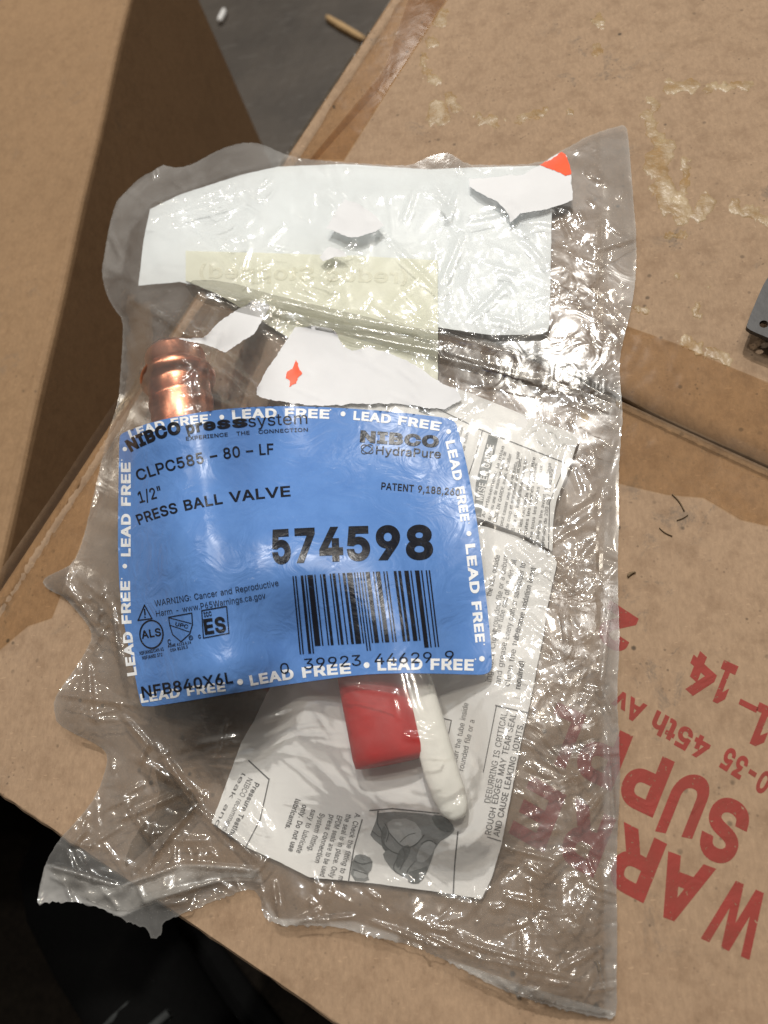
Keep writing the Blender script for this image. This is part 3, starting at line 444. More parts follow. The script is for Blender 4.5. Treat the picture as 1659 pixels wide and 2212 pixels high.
class Ink:
    """collects flat print in photo pixels, then lays it on a surface"""
    def __init__(self): self.v, self.f = [], []
    def add(self, v, f):
        o = len(self.v); self.v += [tuple(p) for p in v]; self.f += [[i + o for i in q] for q in f]
    def text(self, s, base, h, bold=.02, up=None):
        v, f = text2d(s, bold); b = [np.array(p, float) for p in base]
        t = v[:, 0:1]
        if len(b) == 2: P = b[0] + (b[1] - b[0]) * t; T = np.repeat((b[1] - b[0])[None], len(t), 0)
        else:
            c = 2 * b[1] - .5 * (b[0] + b[2])
            P = (1 - t) ** 2 * b[0] + 2 * t * (1 - t) * c + t * t * b[2]; T = 2 * (1 - t) * (c - b[0]) + 2 * t * (b[2] - c)
        T = T / np.linalg.norm(T, axis=1, keepdims=True)
        U = np.stack([T[:, 1], -T[:, 0]], 1) if up is None else np.repeat(np.array(up, float)[None], len(t), 0)
        self.add(P + U * h * v[:, 1:2], f)
    def poly(self, pts): self.add(pts, [list(range(len(pts)))])
    def dot(self, x, y, r, ry=None, n=16): self.poly([(x + r * math.cos(a), y + (ry or r) * math.sin(a)) for a in np.linspace(0, 2 * math.pi, n, False)])
    def line(self, pts, w, closed=False):
        n = len(pts)
        for i in range(n if closed else n - 1):
            a, b = np.array(pts[i], float), np.array(pts[(i + 1) % n], float)
            d = (b - a) / max(1e-6, np.linalg.norm(b - a)); p = np.array([-d[1], d[0]]) * w / 2; e = d * w * .4
            self.poly([a - e + p, b + e + p, b + e - p, a - e - p])
    def ellipse(self, x, y, rx, ry, w, rot=0.0, n=28):
        c, s = math.cos(rot), math.sin(rot); P = []
        for k in (-1, 1):
            for i in range(n):
                a = 2 * math.pi * i / n; ex, ey = (rx + k * w / 2) * math.cos(a), (ry + k * w / 2) * math.sin(a)
                P.append((x + ex * c - ey * s, y + ex * s + ey * c))
        self.add(P, [[i, (i + 1) % n, n + (i + 1) % n, n + i] for i in range(n)])
    def build(self, name, hfun, off, m, parent, grid=10, lift=None):
        bm = bmesh.new(); vs = [bm.verts.new((p[0], p[1], 0)) for p in self.v]
        for q in self.f:
            try: bm.faces.new([vs[i] for i in q])
            except ValueError: pass
        a = np.array(self.v)
        if grid:
            for ax in (0, 1):
                for g in np.arange(math.floor(a[:, ax].min() / grid) * grid + grid, a[:, ax].max(), grid):
                    no = (1, 0, 0) if ax == 0 else (0, 1, 0); co = (g, 0, 0) if ax == 0 else (0, g, 0)
                    bmesh.ops.bisect_plane(bm, geom=bm.verts[:] + bm.edges[:] + bm.faces[:], dist=1e-4, plane_co=co, plane_no=no)
        uv = np.array([(q.co.x, q.co.y) for q in bm.verts])
        p = W(uv[:, 0], uv[:, 1], hfun(uv[:, 0], uv[:, 1]) + off)
        for q, c in zip(bm.verts, p): q.co = c
        bm.normal_update()
        for f in bm.faces:
            if f.normal.z < 0: f.normal_flip()
        me = bpy.data.meshes.new(name); bm.to_mesh(me); bm.free()
        return link(name, me, m, parent)

# ================================================================== SETTING
ZF = -0.42
me = bpy.data.meshes.new('floor')
me.from_pydata([(-6, -6, ZF), (6, -6, ZF), (6, 6, ZF), (-6, 6, ZF)], [], [(0, 1, 2, 3)])
m, nt, out = mat('worn_concrete'); co = coords(nt)
c = ramp(nt, noise(nt, co, 11, 8, .7), .3, .7, (.030, .023, .017, 1), (.066, .053, .041, 1))
c = mixc(nt, math_(nt, 'MULTIPLY', ramp(nt, noise(nt, co, 30, 5, .7, (1, 4, 1)), .58, .7), .5), c, (.12, .11, .098, 1))
princ(nt, out, c, .55, 0, bump(nt, noise(nt, co, 90, 4), .001, .5))
floor = link('floor', me, m); floor['kind'] = 'structure'

# ------------------------------------------------------------------ main carton
C0 = W(-214., 1573., 0.); E1 = W(830., 0., 0.) - C0; E1 /= np.linalg.norm(E1)
E2 = W(720., 2212., 0.) - C0; E2 /= np.linalg.norm(E2)
def sr(u, v):
    p = W(u, v, 0.) - C0; A = np.array([[E2[0], E1[0]], [E2[1], E1[1]]]); return np.linalg.solve(A, p[:2])
def B(s, r, z=0.0): return C0 + E2 * s + E1 * r + np.array([0, 0, z])
carton = thing('cardboard_box', 'large worn kraft carton with red upside-down lettering, lying under the clear bag', 'box')
SMAX, RMAX = .46, .60
ra, rb = sr(1345., 868.), sr(1659., 1012.)
slope = (rb[1] - ra[1]) / (rb[0] - ra[0])
def seam(s): return ra[1] + slope * (s - ra[0])
PROF = [(0, -.012), (.0004, -.006), (.0012, -.0025), (.0026, -.0004), (.0045, .0006), (.0066, .0008), (.0082, .0003), (.0090, -.0008), (.0096, -.0001), (.0106, .0), (.03, .0)]
def flap(name, r0, r1, gap_side):
    """one top flap: rolled at the long edge, square at the seam"""
    prof = PROF + [(s, 0.) for s in np.linspace(.05, SMAX, 18)]
    nr = 60; vs, fs = [], []
    for i in range(nr + 1):
        t = i / nr
        for s, z in prof:
            a = r0(s); b = r1(s); r = a + (b - a) * t
            wob = .0005 * (vnoise(np.array(r * 1000.), np.array(s * 300.), 9, 2) - .5) if s < .012 else 0.
            zz = z + wob
            if gap_side is None: pass
            vs.append(B(s + wob, r, zz))
    n = len(prof)
    for i in range(nr):
        for j in range(n - 1): fs.append((i * n + j, i * n + j + 1, (i + 1) * n + j + 1, (i + 1) * n + j))
    # thickness at the seam edge
    k = 0 if gap_side == 'low' else nr
    base = len(vs)
    for j, (s, z) in enumerate(prof): vs.append(np.array(vs[k * n + j]) + np.array([0, 0, -.004]))
    for j in range(n - 1): fs.append((k * n + j, base + j, base + j + 1, k * n + j + 1))
    o = meshobj(name, vs, fs, M_card, carton)
    return o
low = flap('flap', lambda s: .0008, lambda s: seam(s), 'high')
gapw = lambda s: .0009 + .0080 * max(0., min(1., (ra[0] + .006 - s) / .065))
upp = flap('flap', lambda s: seam(s) + gapw(s), lambda s: RMAX, 'low')
# body: four walls with the front lip, plus the inner board under the seam
bm = bmesh.new()
def quad(bm, *ps): bm.faces.new([bm.verts.new(p) for p in ps])
H = ZF
fr = []
for i in range(121):
    s = SMAX * i / 120; w = .0006 * (vnoise(np.array(s * 1000.), np.array(3.), 2.2, 4) - .5) + .0005 * (vnoise(np.array(s * 1000.), np.array(9.), 9., 6) - .5)
    fr.append([B(s, .0014, 0.), B(s, .0006 + w, -.0003), B(s, w - .0002, -.0014), B(s, w, -.006), B(s, 0, H)])
for a, b in zip(fr, fr[1:]):
    for k in range(4): quad(bm, a[k], b[k], b[k + 1], a[k + 1])
quad(bm, B(.0004, 0, -.008), B(.0004, RMAX, -.008), B(.0004, RMAX, H), B(.0004, 0, H))
quad(bm, B(SMAX, 0, 0), B(SMAX, RMAX, 0), B(SMAX, RMAX, H), B(SMAX, 0, H))
quad(bm, B(0, RMAX, -.005), B(SMAX, RMAX, 0), B(SMAX, RMAX, H), B(0, RMAX, H))
bmesh.ops.remove_doubles(bm, verts=bm.verts[:], dist=1e-6)
bmobj('wall', bm, M_card, carton)
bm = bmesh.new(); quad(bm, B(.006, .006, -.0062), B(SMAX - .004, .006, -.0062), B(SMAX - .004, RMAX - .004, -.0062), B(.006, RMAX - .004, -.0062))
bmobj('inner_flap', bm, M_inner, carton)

# packing tape over the seam and over the rolled edge
def tape(pts, step, hf, off, mt=None, lip=0):
    co, fs = fill(pts, step)
    u, v = co.T
    cr = .00010 * facets(u, v, 120, 21) * sstep(sdf(u, v, pts), 0, 20) + .00022 * np.maximum(0, facets(u, v, 40, 23) - .35) + .00009 * facets(u, v, 18, 25) * sstep(vnoise(u, v, 110, 27), .5, .7)
    h = hf(u, v) + off + .00015 + cr + (lip * np.exp(-(poly_dist(u, v, [(1345, 872), (1720, 1045)]) / 9) ** 2) * sstep(u, 1300, 1345) if lip else 0)
    return meshobj('packing_tape', W(u, v, h), fs, mt or M_tape, carton)
zero = lambda u, v: np.zeros(np.shape(u))
SEAM_T = [(930, 600), (1100, 640), (1352, 703), (1470, 745), (1560, 785), (1720, 850), (1720, 1150), (1560, 1105), (1400, 1062), (1337, 1044), (1100, 985), (930, 940)]
tape_hi = [(930, 590), (1352, 703), (1470, 745), (1560, 785), (1720, 850), (1720, 1031), (1345, 858), (930, 672)]
tape_lo = [(930, 690), (1345, 872), (1720, 1045), (1720, 1150), (1600, 1122), (1520, 1075), (1440, 1068), (1337, 1044), (930, 930)]
tape(tape_hi, 9, zero, .0001); tape(tape_lo, 6, zero, .0001, None, .0012)
def edge_h(u, v):
    p = W(u, v, 0.) - C0
    s = p @ E2; xs, zs = zip(*PROF); return np.interp(s, xs, zs)
tape([(848, -12), (970, -12), (850, 158), (680, 350), (520, 560), (400, 760), (300, 930), (190, 1130), (112, 1335), (60, 1352), (-20, 1420), (-20, 1262), (120, 1060), (240, 880), (420, 620), (612, 340)], 8, edge_h, .0001)

M_tape2 = m_film('brown_tape', (.80, .69, .53), .02, .2, .12, .05, False)
tape([(885, -12), (972, -12), (830, 205), (742, 345), (668, 345), (830, 150)], 8, edge_h, .00035, M_tape2)
# red lettering, upside down as the carton lies
ink = Ink(); UP = (-.37, .93)
X = lambda a: (1152 + a[0] * .4793, 1152 + a[1] * .4793)
# in crop units: WAR.., SUP.., street line, number line
def red(s, a, b, h, bold=.036, up=UP): ink.text(s, (X(a), X(b)), h, bold, up)
red('W', (1086, 1642), (866, 1545), 145, .030)
red('A', (825, 1512), (608, 1432), 138)
red('R', (603, 1400), (408, 1300), 138)
red('R', (375, 1290), (190, 1195), 136); red('E', (150, 1180), (-10, 1090), 134)
red('S', (1000, 1250), (830, 1165), 138)
red('U', (822, 1110), (655, 1075), 138)
red('P', (638, 1030), (470, 950), 130)
red('P', (450, 915), (270, 830), 128); red('L', (240, 820), (110, 760), 126)
red('0-35', (1085, 1090), (880, 958), 50, .034, (-.45, .89))
red('45th', (808, 938), (558, 795), 48, .032, (-.40, .92))
red('Av', (515, 775), (380, 700), 46, .032, (-.40, .92))
red('1', (1100, 800), (1020, 760), 90); red('-', (1030, 745), (950, 705), 62, .03)
red('1', (925, 600), (860, 570), 92); red('4', (840, 610), (735, 515), 88)
red('2', (475, 385), (345, 300), 88)
ink.build('printed_lettering', zero, .00006, M_red, carton, 0)

# glue left on the board
def glue(pts, rad, seed, amp=.00014):
    pl = [(p[0], p[1]) for p in pts]; a = np.array(pl); x0, y0 = a.min(0) - rad * 2.2; x1, y1 = a.max(0) + rad * 2.2
    st = 2.6; gx, gy = np.meshgrid(np.arange(x0, x1, st), np.arange(y0, y1, st))
    d = poly_dist(gx, gy, pl) if len(pl) > 1 else np.hypot(gx - pl[0][0], gy - pl[0][1])
    f = 1 - d / rad + (vnoise(gx, gy, rad * 1.1, seed) - .5) * 1.3 + (vnoise(gx, gy, rad * .45, seed + 1) - .5) * .7
    h = np.sqrt(np.clip(f, 0, 1.2)) * amp * (.4 + .9 * vnoise(gx, gy, rad * .7, seed + 2))
    ny, nx = gx.shape; idx = -np.ones(gx.shape, int); vs, fs = [], []
    for j in range(ny - 1):
        for i in range(nx - 1):
            c = [(j, i), (j, i + 1), (j + 1, i + 1), (j + 1, i)]
            if max(f[q] for q in c) <= 0: continue
            q4 = []
            for q in c:
                if idx[q] < 0:
                    idx[q] = len(vs); vs.append((gx[q], gy[q], h[q] - (.00012 if f[q] <= 0 else -.00006)))
                q4.append(idx[q])
            fs.append(q4[::-1])
    return vs, fs
m, nt, out = mat('dried_glue'); co = coords(nt)
cg = ramp(nt, noise(nt, co, 150, 4), .35, .7, (.44, .32, .19, 1), (.60, .48, .31, 1))
p = princ(nt, out, cg, .32, 0, bump(nt, noise(nt, co, 260, 3), .0006, .7), .5)
t_ = N(nt, 'ShaderNodeBsdfTransparent'); t_.inputs[0].default_value = (.95, .88, .7, 1)
mx = N(nt, 'ShaderNodeMixShader'); L(nt, ramp(nt, noise(nt, co, 110, 3), .35, .6, (.85, .85, .85, 1), (.35, .35, .35, 1)), mx.inputs[0])
L(nt, p.outputs[0], mx.inputs[1]); L(nt, t_.outputs[0], mx.inputs[2]); L(nt, mx.outputs[0], out.inputs[0]); M_glue = m
GL = [([(958, 28), (946, 50)], 12, 1), ([(935, 90), (928, 96)], 11, 2), ([(916, 150), (930, 170), (942, 176)], 9, 3), ([(966, 205), (985, 232)], 11, 4),
      ([(918, 118), (912, 140)], 6, 24), ([(944, 248), (955, 240)], 24, 5), ([(1040, 260), (1068, 258)], 14, 6), ([(1122, 252), (1175, 246)], 11, 7), ([(1230, 242)], 7, 8), ([(1292, 46)], 14, 9), ([(1287, 100), (1288, 110)], 11, 10),
      ([(1445, 192), (1492, 185)], 14, 11), ([(1530, 190), (1620, 183)], 9, 12), ([(1412, 222), (1404, 262), (1420, 300)], 15, 13), ([(1436, 322), (1420, 360), (1440, 420), (1470, 462)], 22, 14),
      ([(1470, 462), (1510, 466), (1530, 440)], 17, 15), ([(1478, 350), (1480, 400), (1465, 430)], 10, 16), ([(1590, 450), (1660, 475)], 14, 17), ([(1508, 660), (1500, 680), (1512, 686)], 7, 18),
      ([(1535, 762), (1565, 772)], 17, 19), ([(1480, 740), (1510, 752)], 12, 25), ([(1376, 668), (1396, 672)], 7, 20), ([(1464, 598)], 7, 21), ([(1440, 512), (1480, 506)], 7, 22), ([(1530, 620)], 4, 23)]
for pts, rad, sd in GL:
    vs, fs = glue(pts, rad, sd); vs = np.array(vs)
    if len(fs): meshobj('glue_residue', W(vs[:, 0], vs[:, 1], vs[:, 2]), fs, M_glue, carton)

# ------------------------------------------------------------------ plain carton on the left
ZL = -0.075
box2 = thing('cardboard_box', 'plain smooth brown carton on the left with no lettering, lower than the lettered one', 'box')
pa = W(329., -227., ZL); pb = W(-190., 2064., ZL)
ed = (pb - pa) / np.linalg.norm(pb - pa); pr = np.array([ed[1], -ed[0], 0.])
if pr[0] > 0: pr = -pr
LEN = np.linalg.norm(W(-60., 1492., ZL) - pa)
prof = [(0, ZF), (0, ZL - .004), (.0004, ZL - .0018), (.0014, ZL - .0006), (.003, ZL), (.0045, ZL + .0002), (.006, ZL - .0001), (.02, ZL), (.5, ZL), (.5, ZF)]
vs, fs = [], []
for i in range(41):
    for w, z in prof: vs.append([*(pa + ed * LEN * i / 40 + pr * w)[:2], z + (0.0004 * math.sin(i * .7) if 1 < prof.index((w, z)) < 7 else 0)])
n = len(prof)
for i in range(40):
    for j in range(n - 1): fs.append((i * n + j, (i + 1) * n + j, (i + 1) * n + j + 1, i * n + j + 1))
fs.append(list(range(n))); fs.append([40 * n + j for j in range(n)][::-1])
bm = bmesh.new(); bv = [bm.verts.new(v) for v in vs]
for f in fs: bm.faces.new([bv[i] for i in f])
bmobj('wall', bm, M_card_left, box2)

# ================================================================== BAG SHAPE
OUT = [(250, 438), (262, 424), (302, 384), (330, 370), (350, 356), (364, 359), (382, 364), (420, 354), (460, 330), (497, 314), (534, 307), (571, 312), (604, 329), (650, 343), (740, 350), (830, 357),
       (889, 357), (922, 340), (960, 329), (982, 336), (1006, 355), (1060, 357), (1164, 354), (1213, 326), (1274, 291), (1340, 270), (1353, 272), (1358, 300), (1368, 430), (1376, 523), (1372, 623), (1354, 708),
       (1338, 770), (1339, 821), (1346, 895), (1340, 960), (1336, 1031), (1338, 1120), (1334, 1215), (1336, 1300), (1339, 1400), (1332, 1500), (1338, 1600), (1340, 1700), (1334, 1800), (1331, 1900), (1334, 2000), (1332, 2100), (1333, 2190), (1318, 2204),
       (1218, 2180), (1138, 2158), (1059, 2127), (1005, 2096), (931, 2058), (873, 2037), (793, 2021), (729, 2001), (660, 1999), (600, 1997), (575, 1985), (567, 1972), (563, 1940), (545, 1918), (503, 1930), (445, 1953), (383, 1978), (350, 1994),
       (350, 2014), (342, 2025), (328, 2026), (322, 2012), (312, 2002), (279, 1992), (256, 1980), (217, 1961), (182, 1950), (128, 1946), (100, 1948), (82, 1953), (80, 1940), (87, 1909), (97, 1866), (128, 1812), (166, 1773), (209, 1719), (232, 1650),
       (230, 1622), (190, 1598), (166, 1588), (124, 1564), (117, 1540), (116, 1510), (134, 1483), (165, 1440), (186, 1405), (200, 1375), (189, 1348), (165, 1320), (140, 1290), (108, 1276), (92, 1262), (96, 1247), (128, 1233), (158, 1217), (178, 1173), (195, 1099),
       (219, 998), (232, 940), (256, 866), (259, 829), (264, 752), (266, 690), (250, 672), (230, 638), (219, 590), (224, 557), (236, 487)]
OUT = resample(smooth_poly(OUT, 1), 5)
def jag(p):
    x, y = p
    if y > 1930 and x < 1320: return (x + random.uniform(-1, 1), y + random.choice((0, 0, 0, 0, 1, 2, 4)) + random.uniform(-1, 1))
    if y < 400: return (x, y + random.uniform(-.9, .9))
    return (x + random.uniform(-.7, .7), y)
OUT = [jag(p) for p in OUT]

LAB = [(258, 945), (262, 937), (278, 930), (329, 911), (415, 893), (489, 883), (548, 879), (610, 877), (724, 880), (847, 889), (953, 901), (974, 906), (984, 913), (988, 923), (1004, 984), (1022, 1076), (1034, 1150), (1044, 1237), (1053, 1315), (1060, 1386), (1063, 1436), (1060, 1449), (1050, 1456), (1033, 1458),
       (953, 1455), (853, 1454), (770, 1458), (690, 1469), (610, 1480), (489, 1500), (400, 1515), (309, 1529), (302, 1515), (286, 1429), (272, 1372), (259, 1286), (255, 1200), (255, 1104), (257, 990)]

LONG = [  # explicit folds: x0 y0 x1 y1 half-width(px) height(mm)
    (300, 480, 560, 400, 10, .5), (222, 575, 330, 620, 14, 1.0), (300, 440, 440, 420, 9, .6), (235, 500, 262, 560, 9, .8), (262, 690, 330, 860, 12, .7), (280, 640, 460, 760, 14, 1.6), (330, 640, 520, 790, 10, .9), (400, 618, 600, 668, 14, 1.3),
    (560, 640, 760, 690, 13, 1.4), (740, 684, 950, 722, 12, 1.5), (940, 716, 1240, 800, 14, 1.6), (1100, 745, 1335, 868, 12, 1.4), (640, 700, 960, 760, 11, 1.2), (945, 770, 1180, 826, 11, 1.0), (1200, 820, 1340, 810, 9, .8), (1290, 540, 1376, 512, 9, 1.1), (1180, 560, 1290, 620, 14, 1.0), (1250, 640, 1300, 590, 11, .9),
    (990, 380, 960, 470, 10, .9), (900, 400, 870, 480, 9, .7), (1000, 500, 940, 640, 10, .9), (1010, 690, 1100, 600, 9, .8), (840, 520, 960, 640, 9, .8), (620, 580, 740, 610, 9, .6), (690, 600, 720, 560, 10, 1.0),
    (470, 770, 560, 840, 9, .8), (260, 850, 300, 870, 8, .6), (197, 1100, 232, 960, 7, .5), (165, 1240, 235, 1300, 10, 1.0), (140, 1260, 210, 1350, 9, 1.0), (205, 1370, 225, 1250, 10, 1.2), (236, 1290, 262, 1440, 12, 1.4), (200, 1400, 240, 1330, 9, 1.2),
    (130, 1500, 300, 1524, 10, 1.3), (190, 1420, 200, 1560, 9, 1.0), (260, 1540, 330, 1620, 10, 1.2), (300, 1650, 320, 1600, 12, 1.5), (330, 1600, 430, 1740, 12, 1.4), (420, 1610, 520, 1590, 9, 1.0), (240, 1780, 420, 1700, 10, 1.0), (150, 1830, 190, 1790, 10, 1.3), (300, 1880, 420, 1740, 12, 1.6), (330, 1860, 330, 1780, 9, .9), (420, 1740, 560, 1860, 11, 1.0), (270, 1730, 330, 1820, 10, 1.1),
    (100, 1868, 260, 1915, 9, 1.4), (260, 1915, 390, 1868, 10, 1.4), (390, 1868, 560, 1880, 9, 1.2), (300, 1950, 480, 1900, 9, 1.1), (370, 1800, 300, 1900, 9, 1.0),
    (560, 1560, 690, 1520, 9, .7), (740, 1480, 860, 1500, 9, .7), (870, 1590, 950, 1600, 12, .9), (1120, 1600, 1200, 1640, 10, .8), (1150, 1560, 1280, 1720, 10, 1.0), (1090, 1830, 1210, 1860, 9, 1.0), (1180, 1480, 1240, 1580, 9, 1.0), (1210, 1260, 1230, 1420, 9, 1.1), (1320, 1250, 1300, 1480, 8, .9), (1250, 1780, 1310, 1700, 9, 1.0), (1180, 1700, 1290, 1660, 10, 1.0), (1290, 1460, 1330, 1560, 9, 1.0), (1310, 1580, 1330, 1800, 8, .9),
    (980, 2030, 1200, 2090, 9, 1.3), (1040, 2070, 1230, 2110, 8, 1.2), (920, 2020, 1060, 2080, 8, 1.0), (1200, 2100, 1290, 2050, 9, 1.0), (1290, 2050, 1310, 2150, 8, 1.0), (640, 1990, 770, 1980, 8, .9), (590, 1900, 600, 1980, 9, 1.0), (1270, 2140, 1330, 2130, 9, .9), (800, 1990, 960, 2050, 8, .9)]
_cr = random.Random(5)
REG = [(1110, 1340, 800, 2160, 250, 1.0), (90, 560, 1560, 1960, 130, 1.0), (130, 270, 1230, 1560, 70, .9), (560, 1320, 1900, 2140, 110, .8), (230, 560, 360, 880, 110, .9), (560, 1360, 350, 900, 200, .75), (560, 1100, 1480, 1920, 80, .4), (270, 1050, 890, 1480, 90, .28)]
SHORT = []
for x0, x1, y0, y1, k, a in REG:
    for _ in range(k):
        x, y = _cr.uniform(x0, x1), _cr.uniform(y0, y1); an = _cr.gauss(.5, .9); ln = _cr.uniform(12, 55)
        SHORT.append((x - ln * math.cos(an), y - ln * math.sin(an), x + ln * math.cos(an), y + ln * math.sin(an), _cr.uniform(5, 13), a * _cr.uniform(-.35, .75)))
def gauss_seg(u, v, seg, sig, q=2): return np.exp(-(seg_dist(u, v, *seg)[0] / sig) ** q)
def base_h(u, v):
    """height of the film over what lies in the bag, metres"""
    p = 3.0
    terms = [25.5 * gauss_seg(u, v, (370, 765, 470, 1420), 160, 2.2), 16.0 * gauss_seg(u, v, (740, 1230, 838, 1600), 185, 2.2), 13.5 * gauss_seg(u, v, (870, 1370, 985, 1730), 118, 2), 20. * gauss_seg(u, v, (440, 1180, 600, 1220), 170, 2.2), 12. * gauss_seg(u, v, (560, 1150, 820, 1250), 190, 2),
             4.0 * np.exp(-((u - 760) / 480) ** 4 - ((v - 540) / 190) ** 4), 3.4 * np.exp(-((u - 930) / 320) ** 4 - ((v - 1450) / 480) ** 4), 2.2 + 0 * u]
    s = sum(np.power(np.maximum(t, 0), p) for t in terms) ** (1 / p)
    return s * .001
TORN = []
GRIP = [(690, 1440), (905, 1440), (930, 1660), (750, 1675)]
def label_mask(u, v): return sstep(sdf(u, v, LAB), -10, 25)
def crumple_map(u, v):
    """how crumpled the film is: calm over the paper, busy down the right side and in the lower left"""
    amp = .20 + .25 * np.exp(-((u - 1255) / 80) ** 2 - ((v - 740) / 80) ** 2) + .36 * sstep(u, 1110, 1190) * sstep(v, 1000, 1220) + .36 * sstep(-u, -600, -300) * sstep(v, 1560, 1660) + .45 * sstep(-u, -250, -180) * sstep(v, 1150, 1260) + .15 * sstep(v, 1920, 2010) + .12 * sstep(-v, -900, -850) + .25 * sstep(-u, -520, -420) * sstep(v, 600, 660) * sstep(-v, -880, -850)
    g = sstep(vnoise(u, v, 140, 51) * .65 + vnoise(u, v, 60, 52) * .35, .30, .70)
    amp = amp * (.22 + 1.05 * g)
    seal = sstep(u, 1285, 1300) * sstep(v, 900, 1000) + sstep(u, 1285, 1310) * sstep(-v, -720, -700)
    return amp * (1 - .75 * np.clip(seal, 0, 1))
def film_h(u, v, rough=True):
    u = np.asarray(u, float); v = np.asarray(v, float)
    e = sstep(sdf(u, v, OUT), 0, 70)
    h = base_h(u, v)
    lift = .0014 + .0018 * vnoise(u, v, 130, 31) + .0018 * np.exp(-((u - 600) / 260) ** 2 - ((v - 1990) / 90) ** 2) + .0030 * np.exp(-((v - 2130) / 130) ** 2) * sstep(-u, -1340, -1180) + .0018 * sstep(-u, -240, -140) * sstep(v, 1420, 1520)
    h = lift + (h - .0008) * e
    if not rough: return h
    lm = label_mask(u, v)
    lm = np.maximum(lm, .6 * sstep(sdf(u, v, GRIP), -20, 25))
    for q in TORN: lm = np.maximum(lm, sstep(sdf(u, v, q), -14, 10))
    amp = crumple_map(u, v) * (1 - .72 * lm)
    k = sstep(sdf(u, v, OUT), -2, 14)
    d = amp * k * (2.3 * facets(u, v, 74, 1) + 1.0 * facets(u, v, 34, 2) + .30 * facets(u, v, 16, 4))
    for x0, y0, x1, y1, w, a in LONG + SHORT:
        m_ = (u > min(x0, x1) - w) & (u < max(x0, x1) + w) & (v > min(y0, y1) - w) & (v < max(y0, y1) + w)
        if not m_.any(): continue
        dd, t = seg_dist(u[m_], v[m_], x0, y0, x1, y1)
        d[m_] += a * np.clip(1 - dd / w, 0, 1) * np.clip(4 * t * (1 - t), 0, 1) ** .5 * (1 - .7 * lm[m_]) * 1.5
    return np.maximum(h + d * .001, .0005)

SEALS = [[(97, 1866), (150, 1880), (200, 1896), (256, 1914), (300, 1900), (345, 1885), (390, 1868), (440, 1868), (500, 1872), (560, 1880), (566, 1905), (520, 1900), (470, 1905), (420, 1920), (330, 1950), (260, 1980), (182, 1951), (80, 1953)],
         [(975, 2075), (1060, 2108), (1200, 2155), (1330, 2188), (1330, 2204), (1180, 2172), (1050, 2125), (960, 2075)],
         [(570, 1940), (600, 1985), (760, 1990), (860, 2020), (860, 2036), (700, 2002), (590, 2000)],
         [(1296, 300), (1376, 300), (1376, 700), (1305, 700)], [(1304, 860), (1345, 860), (1336, 1500), (1334, 2200), (1306, 2200), (1302, 1500)],
         [(236, 487), (262, 424), (350, 356), (534, 307), (640, 340), (500, 375), (330, 440), (280, 500), (262, 600), (222, 600)]]
GAIN = [3.2, 2.6, 2.6, .6, 1.3, .7]
TSPEC = [
 ([(546, 649), (585, 661), (559, 704), (542, 728), (515, 742), (485, 760), (448, 745), (387, 732), (440, 728), (485, 687)], 'long torn white strip beside the copper end', 2.2, ()),
 ([(636, 708), (672, 704), (714, 708), (726, 722), (745, 748), (762, 756), (800, 750), (850, 765), (900, 790), (945, 822), (985, 842), (1000, 862), (960, 884), (868, 874), (800, 872), (665, 877), (600, 866), (554, 855), (556, 838), (583, 790), (612, 745)], 'wide white torn patch with a jagged orange fleck', 2.0,
  [[(640, 777), (646, 794), (653, 807), (643, 816), (640, 828), (624, 835), (627, 822), (617, 816), (620, 803), (631, 797)]]),
 ([(745, 433), (778, 441), (811, 468), (830, 486), (811, 502), (770, 512), (735, 507), (706, 492), (722, 462)], 'small white torn patch in the upper middle', 2.2, ()),
 ([(1015, 386), (1060, 383), (1130, 376), (1165, 358), (1213, 329), (1224, 336), (1234, 378), (1238, 433), (1180, 452), (1125, 460), (1103, 480), (1092, 452), (1070, 435), (1043, 419), (1015, 402)], 'white torn corner patch with an orange tip', 1.2,
  [[(1164, 356), (1190, 345), (1213, 328), (1222, 333), (1229, 352), (1234, 376), (1222, 379), (1202, 369), (1185, 364)]]),
 ([(712, 532), (742, 540), (750, 552), (720, 556), (700, 566), (690, 556)], 'smallest white torn scrap beside the yellow slip', 2.2, ())]
TORN += [q[0] for q in TSPEC]
bag = thing('plastic_bag', 'clear crinkled plastic bag with a blue printed label, lying across the lettered carton', 'bag')
fc, ff = fill(OUT, 4.2)
fu, fv = fc.T
hh = film_h(fu, fv)
veil = .75 + .55 * vnoise(fu, fv, 60, 8)
for s_, g in zip(SEALS, GAIN): veil = veil + g * sstep(sdf(fu, fv, s_), -3, 3)
veil = veil * (1 + .35 * sstep(-fu, -430, -260) + .35 * sstep(-fv, -480, -380) + .7 * sstep(vnoise(fu, fv, 90, 61), .45, .7) * crumple_map(fu, fv)) + .5 * np.exp(-(sdf(fu, fv, OUT) / 3.0) ** 2)
meshobj('front_film', W(fu, fv, hh), ff, M_film, bag, True, veil, np.clip(crumple_map(fu, fv) * 1.35, 0, 1.1))
bc, bf = fill(OUT, 9)
bu, bv_ = bc.T
bh = .00025 + .0003 * vnoise(bu, bv_, 70, 12) + .00012 * np.abs(facets(bu, bv_, 45, 9)) * sstep(sdf(bu, bv_, OUT), 0, 20)
bveil = .8 + 0 * bu
for s_, g in zip(SEALS, GAIN): bveil = bveil + g * .5 * sstep(sdf(bu, bv_, s_), -5, 5)
meshobj('back_film', W(bu, bv_, bh), bf, M_film_back, bag, True, bveil, np.clip(crumple_map(bu, bv_) * 1.1, 0, .9))

